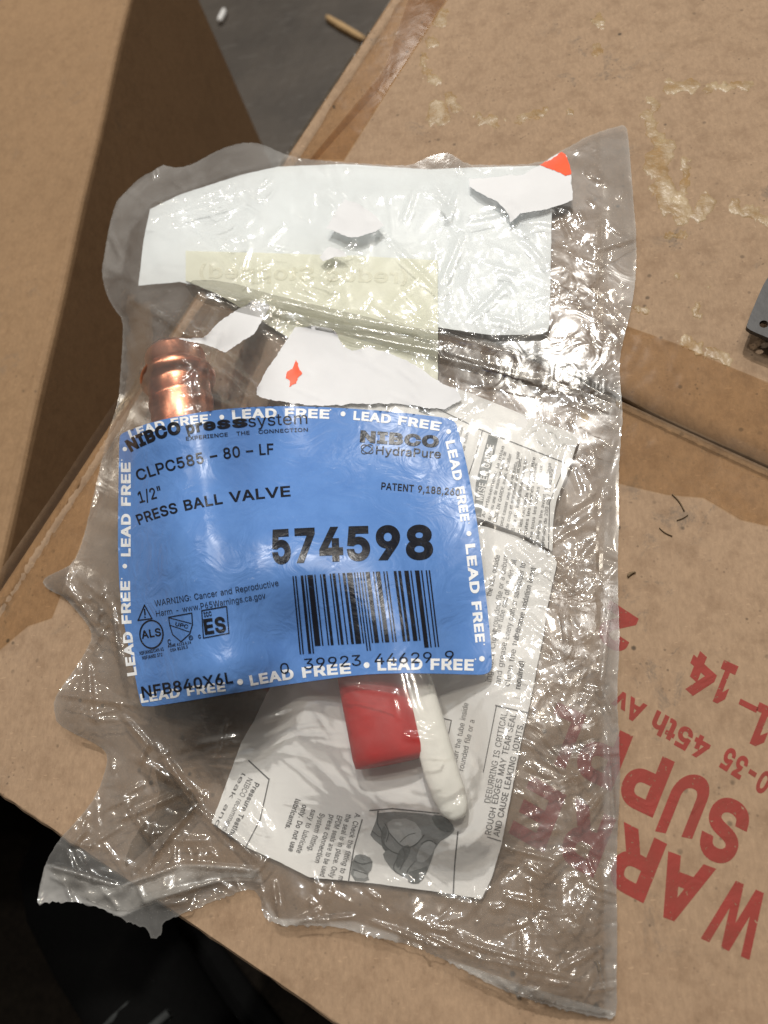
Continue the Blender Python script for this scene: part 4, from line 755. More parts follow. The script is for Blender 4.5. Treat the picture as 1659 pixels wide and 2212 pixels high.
# places where the film is doubled over, tinted dark for the fold's shade
M_fold = m_film('doubled_film_shaded', (.70, .695, .68), .05, .15, 1.0, .12)
for q in ([(395, 606), (480, 604), (600, 640), (760, 676), (880, 706), (1000, 722), (1180, 770), (1330, 850), (1332, 878), (1180, 838), (1040, 812), (900, 770), (760, 728), (640, 704), (520, 676), (420, 650)],
          [(330, 1640), (420, 1710), (430, 1745), (350, 1800), (300, 1850), (262, 1880), (290, 1800), (350, 1735)]):
    c_, f_ = fill(resample(smooth_poly(q, 1), 5), 5)
    meshobj('film_fold', W(c_[:, 0], c_[:, 1], film_h(c_[:, 0], c_[:, 1]) + .00025), f_, M_fold, bag, True, .7 + 0 * c_[:, 0])

M_hem = m_film('milky_hem', (.80, .79, .77), .20, .2, .6, .11)
for q in ([(99, 1870), (150, 1882), (200, 1898), (256, 1916), (300, 1902), (345, 1887), (390, 1870), (440, 1870), (500, 1874), (556, 1881), (560, 1898), (500, 1893), (440, 1905), (380, 1930), (320, 1950), (262, 1972), (190, 1945), (140, 1915)],
          [(1000, 2082), (1060, 2104), (1200, 2150), (1326, 2184), (1328, 2196), (1190, 2168), (1060, 2122), (985, 2086)]):
    c_, f_ = fill(resample(smooth_poly(q, 1), 5), 5)
    meshobj('folded_hem', W(c_[:, 0], c_[:, 1], film_h(c_[:, 0], c_[:, 1]) + .0008), f_, M_hem, bag, True, .8 + .5 * vnoise(c_[:, 0], c_[:, 1], 40, 4))

# ------------------------------------------------------------------ printed label on the film
lc, lf = fill(smooth_poly(LAB, 1), 5)
LOFF = .00018
lab = meshobj('printed_label', W(lc[:, 0], lc[:, 1], film_h(lc[:, 0], lc[:, 1]) + LOFF), lf, M_label, bag)
lab['label'] = 'bright blue label panel with white border wording'
P1 = lambda x, y: (203.3 + .28593 * x, 847.1 + .28593 * y)
P2 = lambda x, y: (609.9 + .28593 * x, 847.1 + .28593 * y)
P3 = lambda x, y: (203.3 + .28593 * x, 1185.9 + .28593 * y)
P4 = lambda x, y: (609.9 + .28593 * x, 1185.9 + .28593 * y)
w_ = Ink(); LF = 'LEAD FREE'; BB = .036
w_.text(LF, ((282, 948), (362, 925), (450, 914)), 19, BB); w_.dot(479, 901, 5.2)
w_.text(LF, ((502, 906), (604, 902), (711, 905)), 20, BB); w_.dot(741, 894, 5.4)
w_.text(LF, ((763, 907), (849, 916), (949, 931)), 19.5, BB); w_.dot(969, 932, 5.2)
w_.dot(269.6, 970, 4.8)
w_.text(LF, ((282, 1202), (282.5, 1104), (282, 999)), 21, BB); w_.dot(269.6, 1223, 5)
w_.text(LF, ((296, 1458), (285, 1358), (281, 1255)), 21, BB)
w_.text(LF, ((962, 954), (981, 1044), (995, 1127)), 20, BB); w_.dot(1013, 1152.5, 5.4)
w_.text(LF, ((1005, 1176), (1017, 1289), (1027, 1388)), 21, BB); w_.dot(1041, 1423, 6)
w_.text(LF, ((305, 1519), (395, 1505), (488, 1493)), 20, BB); w_.dot(518.7, 1473, 6.4)
w_.text(LF, ((542, 1482), (642, 1466), (758.6, 1455)), 23, BB); w_.dot(792, 1436.7, 6.4)
w_.text(LF, ((815.8, 1449), (918.7, 1447), (1023, 1449)), 24.5, BB)
for x, y in ((454, 896), (714, 885), (953, 914), (263, 994), (263, 1250), (1013, 1130), (1046, 1392), (1027, 1424)): w_.dot(x, y, 1.6)
w_.build('border_lettering', film_h, LOFF + .00010, M_white, lab)
k_ = Ink(); T = k_.text
T('NIBCO', ((283, 977), (333, 953), (392, 936)), 28, .05); T('press', ((405, 938), (455, 929), (536, 922)), 25, .035); T('system', ((537, 922), (600, 918), (664, 915)), 25, .0)
T('EXPERIENCE   THE   CONNECTION', ((402, 951.5), (530, 939), (665, 932)), 8, .01)
T('CLPC585 \u2013 80 \u2013 LF', ((298, 1039), (449, 998), (591, 981.5)), 24, .014)
T('1/2"', ((302, 1087), (351, 1073)), 25, .012); T('PRESS BALL VALVE', ((300.5, 1134), (440, 1095), (628, 1072)), 23, .02)
T('574598', ((589, 1219), (745, 1212), (936, 1208.5)), 75, .036)
T('NIBCO', ((777, 955), (947, 967)), 26, .05); T('HydraPure', ((811.5, 981), (952, 990)), 18.5, .012)
for a in (.5, -.6): k_.ellipse(793, 970, 14, 7.5, 1.8, a)
T('PATENT 9,188,260', ((823, 1057), (908, 1064), (993, 1071)), 15.5, .018)
T('WARNING: Cancer and Reproductive', ((335, 1310), (602, 1265)), 13, .0); T('Harm - www.P65Warnings.ca.gov', ((338, 1332), (574, 1292)), 13, .0)
T('NFB840X6L', ((308, 1508), (504, 1475)), 25, .018)
T('NSF/ANSI/CAN 61', ((302, 1415), (354, 1405)), 7.5, .02); T('NSF/ANSI 372', ((308, 1425), (351, 1417)), 7.5, .02)
T('ASME A112.4.14', ((363, 1399), (413, 1390)), 6.5, .02); T('CSA B125.3', ((368, 1408), (406, 1400)), 6.5, .02)
for s, a, b in (('0', P3(1410, 945), P3(1475, 938)), ('39923', (657, 1446), (780, 1437)), ('44629', (809, 1435), (933, 1431)), ('9', (962, 1429), (981, 1428))): T(s, (a, b), 23, .0)
k_.build('product_lettering', film_h, LOFF + .00018, M_black, lab)
s_ = Ink(); s_.line([(312, 1307), (298, 1340), (328, 1336)], 2.6, True); s_.line([(312, 1316), (313, 1328)], 3); s_.dot(313, 1333, 1.8)
s_.build('warning_symbol', film_h, LOFF + .0002, M_black, lab)
s_ = Ink(); s_.ellipse(327, 1370, 25, 30, 3.2); s_.text('ALS', ((306.5, 1380), (348.5, 1373)), 17.5, .02); s_.build('round_approval_mark', film_h, LOFF + .0002, M_black, lab)
s_ = Ink(); s_.line([P3(*p) for p in ((562, 515), (737, 483), (742, 570), (722, 640), (655, 700), (592, 645), (572, 580))], 2.2, True)
s_.line([P3(570, 520), P3(732, 562)], 1.8); s_.line([P3(572, 575), P3(718, 625)], 1.8); s_.text('UPC', (P3(610, 578), P3(706, 602)), 8.5, .015); s_.text('C', (P3(558, 722), P3(583, 718)), 11, .02); s_.ellipse(*P3(730, 670), 4, 4.4, 1.6); s_.text('R', (P3(723, 677), P3(737, 675)), 4, .01)
s_.build('shield_approval_mark', film_h, LOFF + .0002, M_black, lab)
s_ = Ink(); s_.line([P3(812, 465), P3(1000, 432), P3(1018, 635), P3(825, 672)], 2.2, True); s_.text('ICC', (P3(832, 515), P3(890, 503)), 10.5, .025); s_.text('ES', (P3(838, 648), P3(1000, 625)), 34, .03); s_.text('c', (P3(788, 677), P3(808, 674)), 11, .02)
s_.build('square_approval_mark', film_h, LOFF + .0002, M_black, lab)
# barcode (UPC-A)
LC = ['0001101', '0011001', '0010011', '0111101', '0100011', '0110001', '0101111', '0111011', '0110111', '0001011']
dg = '039923446299'
bits = '101' + ''.join(LC[int(c)] for c in dg[:6]) + '01010' + ''.join(''.join('10'[int(b)] for b in LC[int(c)]) for c in dg[6:]) + '101'
bar = Ink(); i = 0; nb = len(bits)
TL, TR = np.array((631.3, 1244.5)), np.array((929., 1231.6)); BL, BR = np.array((645.6, 1397.)), np.array((947.3, 1381.))
TM = np.array((775., 1236.)); BM = np.array((795., 1389.))
def q3(a, m, b, t):
    c = 2 * m - .5 * (a + b); return (1 - t) ** 2 * a + 2 * t * (1 - t) * c + t * t * b
while i < nb:
    if bits[i] == '1':
        j = i
        while j < nb and bits[j] == '1': j += 1
        g = i < 10 or i >= nb - 10 or 45 <= i < 50
        t0, t1 = (i + .05) / nb, (j - .02) / nb; a, b, c, d = q3(TL, TM, TR, t0), q3(TL, TM, TR, t1), q3(BL, BM, BR, t1), q3(BL, BM, BR, t0)
        e = np.array((1.6, 16.)) if g else np.zeros(2)
        bar.poly([a, b, c + e, d + e]); i = j
    else: i += 1
bar.build('barcode', film_h, LOFF + .0002, M_black, lab)

# ------------------------------------------------------------------ torn sticker paper stuck on the film
def torn(pts, label, rag=2.2, flecks=()):
    o = [(x + random.uniform(-rag, rag) * .5, y + random.uniform(-rag, rag) * .5) for x, y in resample([(x + random.uniform(-2, 2), y + random.uniform(-2, 2)) for x, y in resample(pts, 14)], 3.5)]
    c, f = fill(o, 5)
    t = meshobj('sticker_residue', W(c[:, 0], c[:, 1], film_h(c[:, 0], c[:, 1]) + .00022), f, M_torn, bag); t['label'] = label
    for q in flecks:
        c, f = fill([(x + random.uniform(-1, 1), y + random.uniform(-1, 1)) for x, y in resample(q, 4)], 4)
        meshobj('orange_patch', W(c[:, 0], c[:, 1], film_h(c[:, 0], c[:, 1]) + .00036), f, M_orange, t)
for q, lb, rg, fl in TSPEC: torn(q, lb, rg, fl)

# ================================================================== CONTENTS
def under(k, cap, off=0.0): return lambda u, v: np.maximum(np.minimum(film_h(u, v, False) * k, cap), .0009) + off
def sheet(name, pts, hf, m, parent, step=9, rip=0.4):
    o = [(x + random.uniform(-rip, rip), y + random.uniform(-rip, rip)) for x, y in resample(pts, step)]
    c, f = fill(o, step); return meshobj(name, W(c[:, 0], c[:, 1], hf(c[:, 0], c[:, 1])), f, m, parent)
wav = lambda u, v: .0005 * (vnoise(u, v, 120, 41) - .5)
st = sheet('white_sticker', [(324, 452), (387, 421), (519, 378), (600, 360), (740, 354), (830, 360), (930, 366), (1010, 362), (1164, 358), (1213, 331), (1224, 338), (1234, 378), (1237, 434), (1192, 449), (1190, 560), (1187, 700), (1183, 716), (1168, 722), (1060, 724), (900, 700), (718, 662), (589, 652), (460, 624), (387, 609), (299, 617), (310, 520)],
           lambda u, v: under(.62, .0022)(u, v) + wav(u, v), M_stick, None)
tag(st, 'large white blank sticker sheet seen through the top of the clear bag', 'sticker')
ys = sheet('paper_slip', [(401, 542), (560, 546), (760, 552), (945, 562), (946, 700), (946, 822), (880, 800), (760, 770), (640, 740), (560, 690), (480, 640), (401, 606)], lambda u, v: under(.7, .0026, .0002)(u, v) + wav(u, v), M_yellow, None)
tag(ys, 'pale yellow paper slip with faint mirrored writing, under the white sticker sheet', 'paper')
gi = m_ink('faint_ink', (.745, .745, .61), .6, .7, 1500)
fi = Ink()
def mtext(ink_, s, a, b, h, bold=.02):
    tmp = Ink(); tmp.text(s, ((0, 0), (math.hypot(b[0] - a[0], b[1] - a[1]), 0)), h, bold)
    d = np.array((b[0] - a[0], b[1] - a[1])); Lg = np.linalg.norm(d); d = d / Lg; up = np.array((d[1], -d[0]))
    ink_.add([np.array(a) + d * (Lg - p[0]) - up * p[1] for p in tmp.v], tmp.f)
mtext(fi, '(reduc Stopped)', (430, 600), (880, 612), 30)
fi.build('faint_writing', lambda u, v: under(.7, .0026, .0002)(u, v) + wav(u, v), .00012, gi, ys, 14)

leaf = thing('instruction_leaflet', 'folded white printed instruction leaflet inside the bag, around the white lever', 'leaflet')
hl = lambda u, v: under(.45, .0014)(u, v) + .0004 + wav(u, v)
hu = lambda u, v: under(.55, .0021)(u, v) + .0009 + wav(u, v)
lower = sheet('lower_page', [(521, 1604), (547, 1560), (575, 1500), (640, 1400), (800, 1250), (1010, 1130), (1052, 1138), (1120, 1160), (1192, 1197), (1203, 1215), (1199, 1237), (1182, 1313), (1175, 1368), (1160, 1440), (1146, 1515), (1126, 1600), (1084, 1821), (1062, 1897), (1040, 1942), (949, 1927), (805, 1908), (753, 1903), (668, 1895), (609, 1865), (531, 1829), (457, 1777), (490, 1690)], hl, M_leaf, leaf)
upper = sheet('upper_page', [(640, 880), (880, 800), (945, 826), (1016, 849), (1126, 894), (1252, 941), (1231, 1006), (1202, 1080), (1195, 1124), (1193, 1190), (1120, 1152), (1052, 1128), (900, 1080), (700, 1000)], hu, M_leaf, leaf)
li = Ink(); T = li.text
T('AND CAUSE LEAKING JOINTS.', ((1078, 1808), (1132, 1564)), 13.5, .01); T('ROUGH EDGES MAY TEAR SEAL', ((1060, 1804), (1116, 1542)), 13.5, .005); T('DEBURRING IS CRITICAL.', ((1059, 1735), (1097, 1536)), 13.5, .0)
li.line([(1071, 1524), (1141, 1540)], 3); li.line([(1072, 1526), (1044, 1668)], 2); li.line([(1053, 1808), (1082, 1817)], 2)
G5 = lambda x, y: (880.9 + x * .2451, 847 + y * .2451); G6 = lambda x, y: (880.9 + x * .2451, 1355.3 + y * .2451)
T('the tube outside', (G5(735, 1800), G5(815, 1440)), 12, .012); T('a rounded file or a deburr', (G5(780, 2120), G5(885, 1440)), 12, .0)
T('of the tube end of all dirt, oil', (G5(800, 2190), G5(960, 1480)), 12, .0); T('Emery cloth or sandpaper to', (G5(890, 2180), G5(1040, 1510)), 12.5, .0); T('or remove oxidation is not', (G5(975, 2190), G5(1130, 1550)), 12.5, .01)
T('ing tool. Clean', (G6(735, 480), G6(790, 10)), 12.5, .0); T('and grease. (', (G6(815, 500), G6(885, 60)), 12.5, .0); T('clean the tube', (G6(895, 520), G6(990, 10)), 12.5, .0); T('required)', (G6(990, 545), G6(1030, 300)), 12.5, .02)
T('deburr the tube inside', (G6(420, 1260), G6(535, 670)), 12, .0); T('rounded file or a', (G6(490, 1265), G6(590, 820)), 12, .0)
G7 = lambda x, y: (406.6 + x * .3267, 1456.9 + y * .3267)
T('Pressure Testing', (G7(440, 710), G7(262, 1070)), 11.5, .02); T('NIBCO recommends', (G7(395, 680), G7(215, 1045)), 11.5, .0); T('leak and', (G7(355, 650), G7(170, 1000)), 9, .0)
T('lubricants.', (G7(710, 820), G7(638, 1015)), 12, .02); T('only. Do not use', (G7(755, 858), G7(660, 1165)), 12, .02); T('sary to lubricate', (G7(815, 890), G7(712, 1175)), 12, .01); T('System fitting.', (G7(870, 915), G7(788, 1165)), 12, .01); T('press connection', (G7(935, 925), G7(835, 1240)), 12, .01); T('EPDM seals are to be used', (G7(985, 930), G7(868, 1330)), 12, .01); T('the seal is in place. Only', (G7(1045, 920), G7(930, 1340)), 12, .01); T('A. Check the fitting to m', (G7(1105, 915), G7(990, 1355)), 12, .01)
li.line([G7(400, 570), G7(530, 690)], 3); li.line([G7(535, 690), G7(475, 960), G7(378, 1145)], 2.4); li.line([G7(1150, 960), G7(1095, 1150), G7(1060, 1365)], 2.6); li.line([G7(1200, 900), G7(1350, 887), (949, 1757)], 2.6)
li.line([(989, 1797), (982, 1870), (979, 1932)], 2.8)
li.line([(958, 1552), (975, 1556), (966, 1600)], 2)
li.build('printed_text', hl, .00016, M_grey_ink, lower, 16)
pic = {}
def pmat(n, c): return m_ink(n, c, .25, .7, 900)
for nm, c, polys, off in (('grey_illustration', (.20, .21, .21), [[G7(1260, 900), G7(1659, 925), G7(1770, 1010), G7(1740, 1060), G7(1640, 1120), G7(1600, 1260), G7(1540, 1380), G7(1460, 1385), G7(1440, 1340), G7(1360, 1310), G7(1280, 1200), G7(1310, 1160), G7(1200, 1070), G7(1215, 1030), G7(1240, 970)], [G7(1090, 1200), G7(1150, 1185), G7(1220, 1220), G7(1215, 1290), G7(1185, 1320), G7(1200, 1372), G7(1070, 1362)]], .00014),
                          ('light_hand_patch', (.36, .37, .37), [[G7(1310, 960), G7(1480, 950), G7(1560, 1060), G7(1500, 1130), G7(1420, 1150), G7(1330, 1050)], [G7(1540, 1120), G7(1620, 1090), G7(1640, 1150), G7(1560, 1250), G7(1500, 1230)], [G7(1100, 1290), G7(1170, 1300), G7(1190, 1350), G7(1090, 1345)]], .00019),
                          ('dark_fitting_patch', (.085, .095, .095), [[G7(1600, 925), G7(1700, 935), G7(1765, 1010), G7(1720, 1050), G7(1640, 1020)], [G7(1440, 1310), G7(1520, 1290), G7(1600, 1260), G7(1540, 1380), G7(1470, 1385)], [G7(1380, 1180), G7(1440, 1120), G7(1480, 1150), G7(1430, 1250), G7(1370, 1290)], [G7(1290, 990), G7(1320, 1040), G7(1290, 1110), G7(1330, 1160), G7(1290, 1170), G7(1270, 1080)]], .00024)):
    I = Ink()
    for q in polys: I.poly(smooth_poly(q, 1))
    I.build(nm, hl, off, pmat(nm, c), lower, 14)
I = Ink()
for q, w in (([(1255, 905), (1245, 985), (1285, 1040), (1275, 1100), (1330, 1165), (1395, 1190)], 2.4), ([(1300, 985), (1330, 1045), (1310, 1105)], 2.0), ([(1330, 1050), (1420, 1150), (1500, 1135), (1560, 1062)], 2.2), ([(1420, 1150), (1440, 1210), (1400, 1290)], 2.2),
             ([(1400, 1110), (1450, 1060), (1500, 1050)], 1.4), ([(1385, 1210), (1345, 1290), (1420, 1335)], 2.2), ([(1500, 1235), (1450, 1290), (1440, 1340)], 1.8), ([(1640, 1120), (1590, 1090), (1540, 1120)], 2.0), ([(1215, 1035), (1262, 1075), (1305, 1080)], 1.8), ([(1095, 1232), (1150, 1258), (1212, 1240)], 2.0), ([(1092, 1290), (1180, 1318)], 1.8)):
    I.line(smooth_poly([G7(*p) for p in q], 2, False), w)
I.build('illustration_line', hl, .00029, pmat('drawing_ink', (.05, .055, .055)), lower, 14)
ui = Ink(); T = ui.text
ui.line([G5(130, 80), G5(640, 330), G5(1390, 625), G5(1430, 640)], 2.0); ui.line([G5(655, 345), G5(600, 540), G5(540, 720)], 2.0); ui.line([G5(1390, 625), G5(1250, 970), G5(1240, 1380)], 2.0); ui.line([G5(590, 1105), G5(720, 1150), G5(1000, 1260), G5(1190, 1350)], 3.0)
fr_ = ['Avertissement: la mise', 'de la ou une de mauvaise qualite de', 'MISE EN GARDE avant installer', 'peut causer une fuite de joints, voir', 'de coup et entretenir les etapes.', 'Il y a des instructions visees ici', 'et les raccords doivent etre', 'toutes les pieces notees', 'lire tous les codes locaux', 'Toujours lire avant le montage', 'pression de 200 psi / 1380 kPa']
for k, s in enumerate(fr_):
    t = k / (len(fr_) - 1); a = (1047 + t * 128, 1118 + t * 60); top = (1083 + t * 112, 972 + t * 42) if k % 3 else (1090 + t * 112, 964 + t * 40)
    T(s, (a, top), 7.5, .004)
T('de fitting', (G5(500, 520), G5(540, 340)), 7, .01); T('montage', (G5(460, 430), G5(490, 310)), 7, .01)
ui.build('printed_text', hu, .00016, M_grey_ink, upper, 16)
bl = Ink(); bl.poly([G5(712, 372), G5(795, 405), G5(740, 640), G5(680, 860), G5(645, 1100), G5(580, 1085), G5(600, 800), G5(650, 600)]); bl.poly([G5(125, 90), G5(210, 120), G5(185, 200), G5(95, 170)])
bl.build('heading_block', hu, .00018, pmat('heading_grey', (.16, .17, .17)), upper, 14)
hd = Ink(); hd.text('MISE EN GARDE', (G5(660, 960), G5(760, 470)), 15, .02); hd.build('heading_lettering', hu, .00026, M_leaf, upper, 14)

# ------------------------------------------------------------------ ball valve
valve = thing('ball_valve', 'copper press ball valve with red grip and white lever, inside the clear bag', 'valve')
M_copper = m_plain('copper', (.74, .31, .19), .33, 1.0, 500, .0001, var=.15)
M_brass = m_plain('bronze_body', (.26, .18, .11), .5, .6, 400, .0002)
M_redp = m_plain('red_plastic', (.46, .006, .006), .5, 0, 300, .0002, var=.1)
M_wht = m_plain('white_plastic', (.86, .86, .80), .38, 0, 260, .0002, var=.05)
VA = W(378., 768., .0116); VB = W(468., 1440., .0116); ax = (VB - VA); VL = np.linalg.norm(ax); ax /= VL
sx = np.cross(ax, [0, 0, 1.]); sx /= np.linalg.norm(sx); sz = np.cross(sx, ax)
def lathe(name, prof, m, parent, n=36):
    vs, fs = [], []
    for t, r in prof:
        for k in range(n):
            a = 2 * math.pi * k / n; vs.append(VA + ax * t + (sx * math.cos(a) + sz * math.sin(a)) * r * 1.17)
    for i in range(len(prof) - 1):
        for k in range(n): fs.append((i * n + k, i * n + (k + 1) % n, (i + 1) * n + (k + 1) % n, (i + 1) * n + k))
    bm = bmesh.new(); bv = [bm.verts.new(v) for v in vs]
    for f in fs: bm.faces.new([bv[i] for i in f])
    return bmobj(name, bm, m, parent, True)
end = [(.004, .0072), (.0, .0072), (-.0002, .0076), (0, .0082), (.0012, .0085), (.0062, .0085), (.0072, .0092), (.0082, .0101), (.0096, .0105), (.0112, .0104), (.0124, .0095), (.0132, .0087), (.0142, .0086), (.0185, .0086), (.0192, .0089), (.0205, .0089), (.0212, .0086), (.031, .0087), (.033, .0090), (.034, .0084)]
lathe('copper_end', end, M_copper, valve)
lathe('copper_end', [(VL - t, r) for t, r in end][::-1], M_copper, valve)
lathe('valve_body', [(.0335, .0076), (.034, .0090), (.036, .0094), (.038, .0094), (.040, .0092), (VL * .4, .0096), (VL * .6, .0096), (VL - .040, .0092), (VL - .038, .0094), (VL - .036, .0094), (VL - .034, .0090), (VL - .0335, .0076)], M_brass, valve)
def bar3(name, pts, m, parent, n=16, sq=4.0):
    """rounded bar: (u, v, half width px, z low, z high) stations"""
    vs, fs = [], []
    for i, (u, v, hw, z0, z1) in enumerate(pts):
        j = min(i + 1, len(pts) - 1); k = max(i - 1, 0)
        zc_ = (z0 + z1) / 2; d = W(float(pts[j][0]), float(pts[j][1]), zc_) - W(float(pts[k][0]), float(pts[k][1]), zc_); d[2] = 0; d /= np.linalg.norm(d); side = np.array([-d[1], d[0], 0])
        c = W(float(u), float(v), zc_); px = .000135
        for a in range(n):
            th = 2 * math.pi * a / n; cs, sn = math.cos(th), math.sin(th)
            e = (abs(cs) ** sq + abs(sn) ** sq) ** (-1 / sq)
            vs.append(c + side * hw * px * cs * e + np.array([0, 0, (z1 - z0) / 2 * sn * e]))
    for i in range(len(pts) - 1):
        for a in range(n): fs.append((i * n + a, i * n + (a + 1) % n, (i + 1) * n + (a + 1) % n, (i + 1) * n + a))
    fs.append(list(range(n))[::-1]); fs.append([(len(pts) - 1) * n + a for a in range(n)])
    bm = bmesh.new(); bv = [bm.verts.new(v) for v in vs]
    for f in fs: bm.faces.new([bv[i] for i in f])
    return bmobj(name, bm, m, parent, True)
bar3('red_grip', [(770, 1330, 70, .003, .013), (800, 1400, 76, .002, .0140), (812, 1470, 77, .002, .0138), (830, 1560, 76, .002, .0132), (842, 1625, 75, .002, .0126), (846, 1642, 73, .0022, .0120), (847, 1648, 66, .003, .0110)], M_redp, valve, 28, 2.15)
bar3('white_lever', [(858, 1350, 30, .007, .0115), (882, 1420, 31, .006, .0115), (904, 1490, 32, .0058, .0112), (929, 1580, 33, .0052, .0104), (954, 1670, 33, .0046, .0096), (970, 1715, 32, .0044, .0090), (981, 1743, 28, .0044, .0084), (988, 1760, 20, .0046, .0078), (991, 1769, 10, .005, .0072)], M_wht, valve, 24, 3.6)
bar3('lever_arm', [(440, 1180, 36, .0205, .0215), (560, 1230, 36, .0145, .0155), (700, 1290, 42, .0105, .0120), (790, 1340, 42, .0080, .0095)], M_brass, valve)

# ------------------------------------------------------------------ small things around
M_steel = m_plain('grey_steel', (.05, .05, .052), .5, .2, 300, .0002)
br = thing('metal_bracket', 'grey steel bracket plate with a round hole at the right edge of the lettered carton', 'bracket')
bp = [(1690, 560), (1659, 598), (1645, 622), (1612, 702), (1615, 710), (1640, 722), (1700, 745)]
def plate(name, pts, z0, z1, hole, m, parent):
    n = 24; hp = [(hole[0] + hole[2] * math.cos(2 * math.pi * i / n), hole[1] + hole[3] * math.sin(2 * math.pi * i / n)) for i in range(n)]
    P = resample(smooth_poly(pts, 1), 6); vs2 = [Vector(p) for p in P] + [Vector(p) for p in hp]
    r = delaunay_2d_cdt(vs2, [(len(P) + i, len(P) + (i + 1) % n) for i in range(n)], [list(range(len(P)))], 1, 1e-5, False)
    co = np.array([(p.x, p.y) for p in r[0]]); keep = [list(f) for f in r[2] if inside(np.array([np.mean([co[i][0] for i in f])]), np.array([np.mean([co[i][1] for i in f])]), P)[0] and math.hypot((np.mean([co[i][0] for i in f]) - hole[0]) / hole[2], (np.mean([co[i][1] for i in f]) - hole[1]) / hole[3]) > .97]
    bm = bmesh.new(); bv = [bm.verts.new(p) for p in W(co[:, 0], co[:, 1], z1)]
    for f in keep: bm.faces.new([bv[i] for i in f])
    g = bmesh.ops.extrude_face_region(bm, geom=bm.faces[:])
    bmesh.ops.translate(bm, vec=(0, 0, z0 - z1), verts=[x for x in g['geom'] if isinstance(x, bmesh.types.BMVert)])
    return bmobj(name, bm, m, parent)
plate('plate', bp, .0062, .0078, (1650, 700, 10, 8), M_steel, br)
bm = bmesh.new(); a, b = W(1652., 722., 0.), W(1720., 760., 0.); d = np.array([0, 0, .0062]); t3 = (b - a) / np.linalg.norm(b - a); nn = np.array([-t3[1], t3[0], 0]) * .0015
for q in ((a, b, b + d, a + d), (a + nn, a + nn + d, b + nn + d, b + nn), (a, a + d, a + nn + d, a + nn), (b, b + nn, b + nn + d, b + d)): quad(bm, *q)
bmesh.ops.remove_doubles(bm, verts=bm.verts[:], dist=1e-7)
bmobj('flange', bm, M_steel, br)

def stick(name, a, b, z, w, t, m, label, cat, group=None, bend=0.):
    A, Bq = W(*map(float, a), z), W(*map(float, b), z); d = (Bq - A); ln = np.linalg.norm(d); d /= ln; s = np.array([-d[1], d[0], 0])
    vs, fs = [], []
    for i in range(9):
        k = i / 8; c = A + d * ln * k + s * bend * math.sin(math.pi * k); ww = w * (.55 + .45 * math.sin(math.pi * (.12 + .8 * k))) * random.uniform(.85, 1.1)
        for cs, sn in ((1, .0), (.5, 1), (-.5, 1), (-1, 0)): vs.append(c + s * ww / 2 * cs + np.array([0, 0, t * sn]))
    for i in range(8):
        for j in range(4): fs.append((i * 4 + j, i * 4 + (j + 1) % 4, i * 4 + 4 + (j + 1) % 4, i * 4 + 4 + j))
    fs += [(3, 2, 1, 0), (32, 33, 34, 35)]
    bm = bmesh.new(); bv = [bm.verts.new(v) for v in vs]
    for f in fs: bm.faces.new([bv[i] for i in f])
    o = bmobj(name, bm, m, None, True); tag(o, label, cat, group); return o
M_wood = m_plain('raw_wood', (.42, .28, .14), .7, 0, 150, .001)
M_twig = m_plain('dry_stem', (.17, .12, .07), .85)
stick('wood_splinter', (708, 44), (790, 92), ZF + .001, .010, .007, M_wood, 'tan wood splinter lying on the dark floor beside the lettered carton', 'splinter')
stick('foam_scrap', (476, 52), (488, 28), ZF + .001, .009, .007, m_plain('white_foam', (.7, .7, .7), .6), 'tiny white scrap lying on the dark floor between the two cartons', 'scrap')
GRP = 'dry plant bits on the lettered carton'
stick('plant_bit', (1452, 1068), (1478, 1104), .0002, .0005, .0004, M_twig, 'dry brown stem below the tape on the lettered carton, the longest bit', 'plant bit', GRP, .0004)
stick('plant_bit', (1486, 1112), (1462, 1124), .0002, .0003, .0003, M_twig, 'thin dry stem just below the longest bit on the carton', 'plant bit', GRP, .0002)
stick('plant_bit', (1424, 1140), (1452, 1158), .0002, .0004, .0003, M_twig, 'short crooked stem left of and below the longer bits on the carton', 'plant bit', GRP, -.0003)
stick('plant_bit', (1284, 2074), (1294, 2098), .0005, .0008, .0005, M_twig, 'curled dry stem seen through the lower right of the clear bag', 'plant bit', GRP, .0004)
stick('plant_bit', (1356, 1246), (1372, 1236), .0002, .0010, .0006, M_twig, 'small dark speck of dry plant just right of the bag edge', 'plant bit', GRP, .0003)

# black sheet added on the floor; its colour stands in for the gap's shade
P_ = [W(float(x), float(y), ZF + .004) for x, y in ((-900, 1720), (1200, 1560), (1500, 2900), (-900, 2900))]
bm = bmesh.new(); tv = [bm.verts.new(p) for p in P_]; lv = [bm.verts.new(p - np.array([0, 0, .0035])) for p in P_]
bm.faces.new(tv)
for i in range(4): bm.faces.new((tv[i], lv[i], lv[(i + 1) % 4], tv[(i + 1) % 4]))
M_floor_shade = m_plain('floor_shade_black', (.009, .0068, .0048), .9, 0, 60, .002, .1, .35)
tag(bmobj('floor_shade_sheet', bm, M_floor_shade, None), 'black sheet added on the floor to shade the gap at the lower left', 'mat')

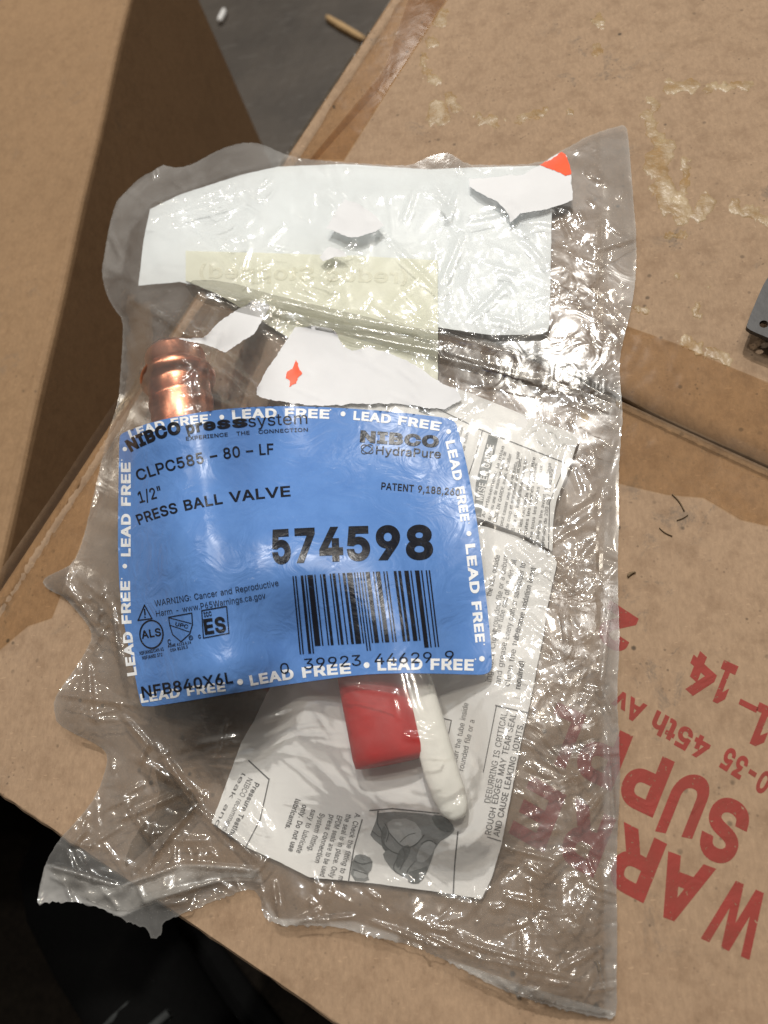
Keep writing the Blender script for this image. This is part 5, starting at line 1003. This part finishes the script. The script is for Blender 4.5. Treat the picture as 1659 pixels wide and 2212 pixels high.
# dark shoe down in the gap
shoe = thing('work_shoe', 'dark laced shoe standing in the black gap below the carton', 'shoe')
M_shoe = m_plain('dark_leather', (.0035, .0035, .0035), .9, 0, 120, .001, .08); M_sole = m_plain('black_rubber', (.004, .004, .004), .9, spec=.08); M_lace = m_plain('grey_lace', (.03, .033, .033), .8)
sc0 = W(285., 2200., ZF + .09); toe = W(150., 2010., ZF + .09) ; sd_ = (toe - sc0); sd_[2] = 0; SLn = .26; sd_ /= np.linalg.norm(sd_); sn_ = np.array([-sd_[1], sd_[0], 0])
def shoe_loft(name, rows, m):
    vs, fs = [], []; n = 20
    for t, hw, z0, z1 in rows:
        for k in range(n):
            a = 2 * math.pi * k / n; p = sc0 + sd_ * (t - .09) + sn_ * hw * math.cos(a); vs.append([p[0], p[1], ZF + z0 + (z1 - z0) * (.5 + .5 * math.sin(a))])
    for i in range(len(rows) - 1):
        for k in range(n): fs.append((i * n + k, i * n + (k + 1) % n, (i + 1) * n + (k + 1) % n, (i + 1) * n + k))
    fs.append(list(range(n))[::-1]); fs.append([(len(rows) - 1) * n + k for k in range(n)])
    bm = bmesh.new(); bv = [bm.verts.new(v) for v in vs]
    for f in fs: bm.faces.new([bv[i] for i in f])
    return bmobj(name, bm, m, shoe, True)
shoe_loft('upper', [(-.02, .02, .02, .06), (0, .034, .02, .10), (.06, .038, .02, .11), (.11, .041, .02, .095), (.16, .047, .02, .075), (.21, .046, .02, .06), (.245, .034, .02, .05), (.262, .012, .022, .036)], M_shoe)
shoe_loft('sole', [(-.03, .022, 0.0002, .022), (0, .04, .0002, .024), (.1, .043, .0002, .024), (.17, .052, .0002, .024), (.22, .05, .0002, .024), (.255, .036, .0002, .024), (.272, .012, .0002, .022)], M_sole)
for k in range(5):
    t = .075 + k * .022; z = .104 - k * .010; vs, fs = [], []
    for i in range(9):
        x = (i / 8 - .5) * .05; c = sc0 + sd_ * (t - .09 + .006 * (i / 8 - .5)) + sn_ * x
        for q in range(6):
            a = q * math.pi / 3; vs.append([*(c + sd_ * .003 * math.cos(a))[:2], ZF + z + .002 - 8 * x * x * 1.6 + .003 * math.sin(a)])
    for i in range(8):
        for q in range(6): fs.append((i * 6 + q, i * 6 + (q + 1) % 6, i * 6 + 6 + (q + 1) % 6, i * 6 + 6 + q))
    meshobj('lace', vs, fs, M_lace, shoe)
